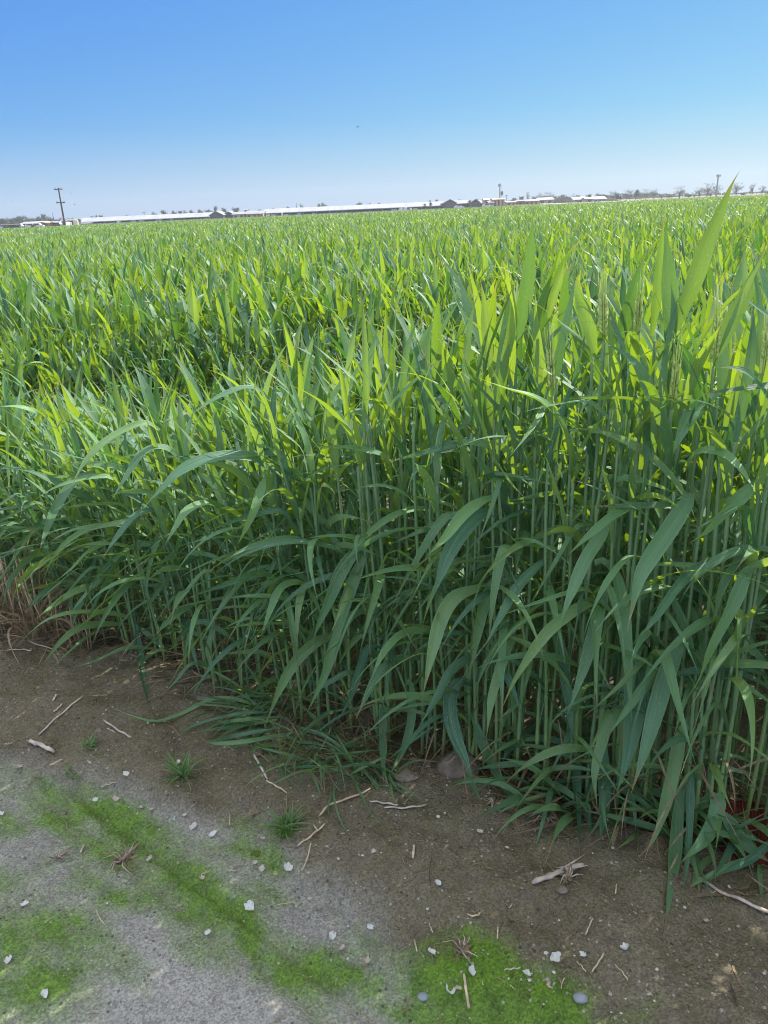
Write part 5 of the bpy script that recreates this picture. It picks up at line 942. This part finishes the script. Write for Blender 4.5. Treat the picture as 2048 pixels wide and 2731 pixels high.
flat_shed(1530, 1566, 525.5, 1.4, 430, 'grey_metal', 'white_metal', 'white roofed barn right behind the dark mound', 10, 3); flat_shed(1562, 1583, 527.5, .6, 420, 'tan', 'beige', 'tan hut between the two white roofed barns', 8, 1); flat_shed(1584, 1616, 524, 1.4, 435, 'grey_metal', 'white_metal', 'second white roofed barn right of the dark mound', 10, 3)
def fence(x0, x1, Y, top, lab):
    X0, X1 = PX(x0, Y), PX(x1, Y); zt = Z((x0 + x1) / 2, top, Y); e = empty('fence', (X0, Y, 0)); tag(e, lab, 'fence'); n = int((X1 - X0) / 2.5)
    for i in range(n + 1): m = MB(); x = (X1 - X0) * i / n; m.box(x - .06, x + .06, -.06, .06, 0, zt); m.build('post', M['beige'], e)
    for z in (.6, .8, .97): m = MB(); m.box(0, X1 - X0, -.09, -.06, zt * z - .08, zt * z); m.build('rail', M['beige'], e)
fence(1352, 1468, 372, 545.5, 'pale rail fence below the huts left of the dark mound')
def tank(px, y0, wpx, Y, mat, lab, cat='tank', vert=True):
    h = Z(px, y0, Y); r = wpx / F * Y / 2; e = empty('tank', (PX(px, Y), Y, 0)); tag(e, lab, cat, 'tanks along the horizon'); m = MB(); m.tube([(0, 0, 0), (0, 0, h * .9), (0, 0, h * .97), (0, 0, h)], [r, r, r * .8, r * .25], 16); m.build('shell', M[mat], e, False); m = MB(); m.tube([(0, 0, h), (0, 0, h + .15)], r * .22, 10); m.build('lid', M['grey_metal'], e)
tank(202.5, 584, 13, 312, 'beige', 'beige round tank right of the pole'); tank(315, 589, 4.5, 380, 'beige', 'small tan tank in front of the left long barn'); tank(752, 570, 4, 385, 'beige', 'small pale tank in front of the longest barn'); tank(1069, 557, 8, 372, 'white_metal', 'left white tank of three in front of the longest barn'); tank(1081, 554.5, 9, 372, 'white_metal', 'tallest white tank of three in front of the longest barn'); tank(1095, 557.5, 5, 372, 'white_metal', 'right small white tank of three')
flat_shed(165, 176, 586, .15, 296, 'white_metal', 'white_metal', 'white metal cabinet at the foot of the left pole', 4, 1, name='cabinet', cat='cabinet'); tank(168.5, 576, 7, 300, 'white_metal', 'tall white bin behind the cabinet at the left pole', 'bin'); tank(161, 587.5, 6.5, 305, 'white_metal', 'short white bin left of the pole cabinet', 'bin'); tank(187, 591, 8, 308, 'white_metal', 'low white bin between the pole and the beige tank', 'bin')
def car(px, Y, mat, lab, name='parked_car'):
    e = empty(name, (PX(px, Y), Y, 0)); tag(e, lab, 'car', 'vehicles parked by the left sheds'); m = MB(); m.add([(-2.2, 0, .45), (2.2, 0, .45), (2.2, 0, 1.0), (1.3, 0, 1.1), (.8, .15, 1.75), (-1.3, .15, 1.8), (-2.0, 0, 1.15), (-2.2, 0, 1.0), (-2.2, 1.8, .45), (2.2, 1.8, .45), (2.2, 1.8, 1.0), (1.3, 1.8, 1.1), (.8, 1.65, 1.75), (-1.3, 1.65, 1.8), (-2.0, 1.8, 1.15), (-2.2, 1.8, 1.0)], [tuple(range(8)), tuple(range(15, 7, -1))] + [(i, i + 8, (i + 1) % 8 + 8, (i + 1) % 8) for i in range(8)]); m.build('body', M[mat], e)
    m = MB(); m.box(-1.2, .8, -.02, .12, 1.2, 1.62); m.build('window', M['dark'], e)
    for x in (-1.4, 1.4): m = MB(); m.tube([(x, -.05, .36), (x, .2, .36)], .36, 12); m.build('wheel', M['dark'], e)
for px, mt, lb in ((10, 'white_metal', 'white car nearest the left border'), (24, 'beige', 'beige car second from the left border'), (37, 'beige', 'beige car third from the left border'), (49, 'white_metal', 'white car just left of the dark low shed'), (80, 'white_metal', 'white car in front of the dark low shed, left one'), (98, 'white_metal', 'white car in front of the dark low shed, right one'), (143, 'rust', 'rusty orange vehicle left of the pole'), (151, 'white_metal', 'white vehicle beside the rusty orange one'), (1300, 'white_metal', 'white car below the tan block left of the mast'), (1225, 'white_metal', 'white car in front of the shed between the gables')): car(px, 300 if px < 200 else 370, mt, lb)
def mound(x0, x1, top, Y, lab):
    X0, X1 = PX(x0, Y), PX(x1, Y); h = Z((x0 + x1) / 2, top, Y); w_ = (X1 - X0) / 2; n = 40; u, v = np.meshgrid(np.linspace(-1, 1, n), np.linspace(-1, 1, n)); q = np.sqrt(u * u * .8 + v * v); z = h * np.clip(1.45 - 1.5 * np.maximum(np.abs(u), np.abs(v)) - .12 * (fbm(u * 3 + 5, v * 3, 2)), 0, 1.0 - .1 * np.abs(u)) + .25 * (fbm(u * 9, v * 9, 4) - .5)
    z = np.where(np.maximum(np.abs(u), np.abs(v)) > .97, -.5, z); V = np.stack([u * w_ * 1.05, v * w_ * .8, z], -1).reshape(-1, 3); i = np.arange(n * n).reshape(n, n); Fq = np.stack([i[:-1, :-1], i[:-1, 1:], i[1:, 1:], i[1:, :-1]], -1).reshape(-1, 4); o = mesh_np('earth_mound', V, Fq, M['mound'], np.zeros((len(V), 2))); o.location = ((X0 + X1) / 2, Y, 0); tag(o, lab, 'mound')
mound(1460, 1541, 526, 385, 'large dark earth mound on the horizon'); mound(1606, 1656, 529.5, 385, 'small dark earth mound right of the large one')
def levee():                                         # pale strip beyond the field
    m = MB(); Y = 350
    pts = [(1440, 544.5), (1560, 539.5), (1680, 534), (1800, 529.5)]
    v = []
    for px, py in pts: x, z = PX(px, Y), Z(px, py, Y); v += [(x, Y - 1.5, 0), (x, Y, z), (x, Y + 3, z), (x, Y + 4.5, 0)]
    m.add(v, [(4 * i + k, 4 * i + 4 + k, 4 * i + 5 + k, 4 * i + 1 + k) for i in range(3) for k in range(3)]); o = m.build('levee', M['white_metal']); tag(o, kind='structure')
levee()
def bird(px, py, Y, size, rot, lab):
    p = P(px, py, Y); e = empty('bird', p, rot); tag(e, lab, 'bird', 'small birds flying over the field'); b = MB(); b.tube([(0, -size * .5, 0), (0, -size * .2, size * .03), (0, size * .2, size * .03), (0, size * .45, 0), (0, size * .55, -.01 * size)], [size * .04, size * .1, size * .11, size * .06, size * .02], 8); b.build('body', M['bird'], e, True)
    for s in (-1, 1):
        w_ = MB(); w_.add([(s * size * .05, -size * .18, size * .06), (s * size * .05, size * .2, size * .06), (s * size * .5, size * .16, size * .32), (s * size * .95, -size * .12, size * .22), (s * size * .5, -size * .12, size * .30), (s * size * .05, -size * .18, size * .04), (s * size * .05, size * .2, size * .04), (s * size * .5, size * .16, size * .30), (s * size * .95, -size * .12, size * .20), (s * size * .5, -size * .12, size * .28)], [(0, 1, 2, 4), (4, 2, 3), (5, 9, 7, 6), (9, 8, 7)]); w_.build('wing', M['bird'], e)
bird(954, 339, 90, .26, 1.0, 'dark bird high in the middle of the sky'); bird(189, 516, 120, .28, .5, 'small bird just right of the top of the left pole'); bird(199, 546, 130, .22, 2.0, 'small bird lower right of the left pole top'); bird(32, 537, 130, .28, .2, 'small bird near the left border'); bird(1953, 96, 110, .14, .6, 'tiny bird near the upper right corner')

# ------------------------------------------------------------------ haze
hb = MB(); hb.box(-900, 900, -15, 900, -1.0, 24); ht = NT('air'); pv = ht.n('ShaderNodeVolumePrincipled'); pv.inputs['Color'].default_value = (.86, .92, 1, 1); pv.inputs['Density'].default_value = .00028; pv.inputs['Anisotropy'].default_value = .3
ht.l(pv.outputs[0], ht.out.inputs[1]); tag(hb.build('haze', ht.m), 'thin pale haze over the far field', kind='stuff')
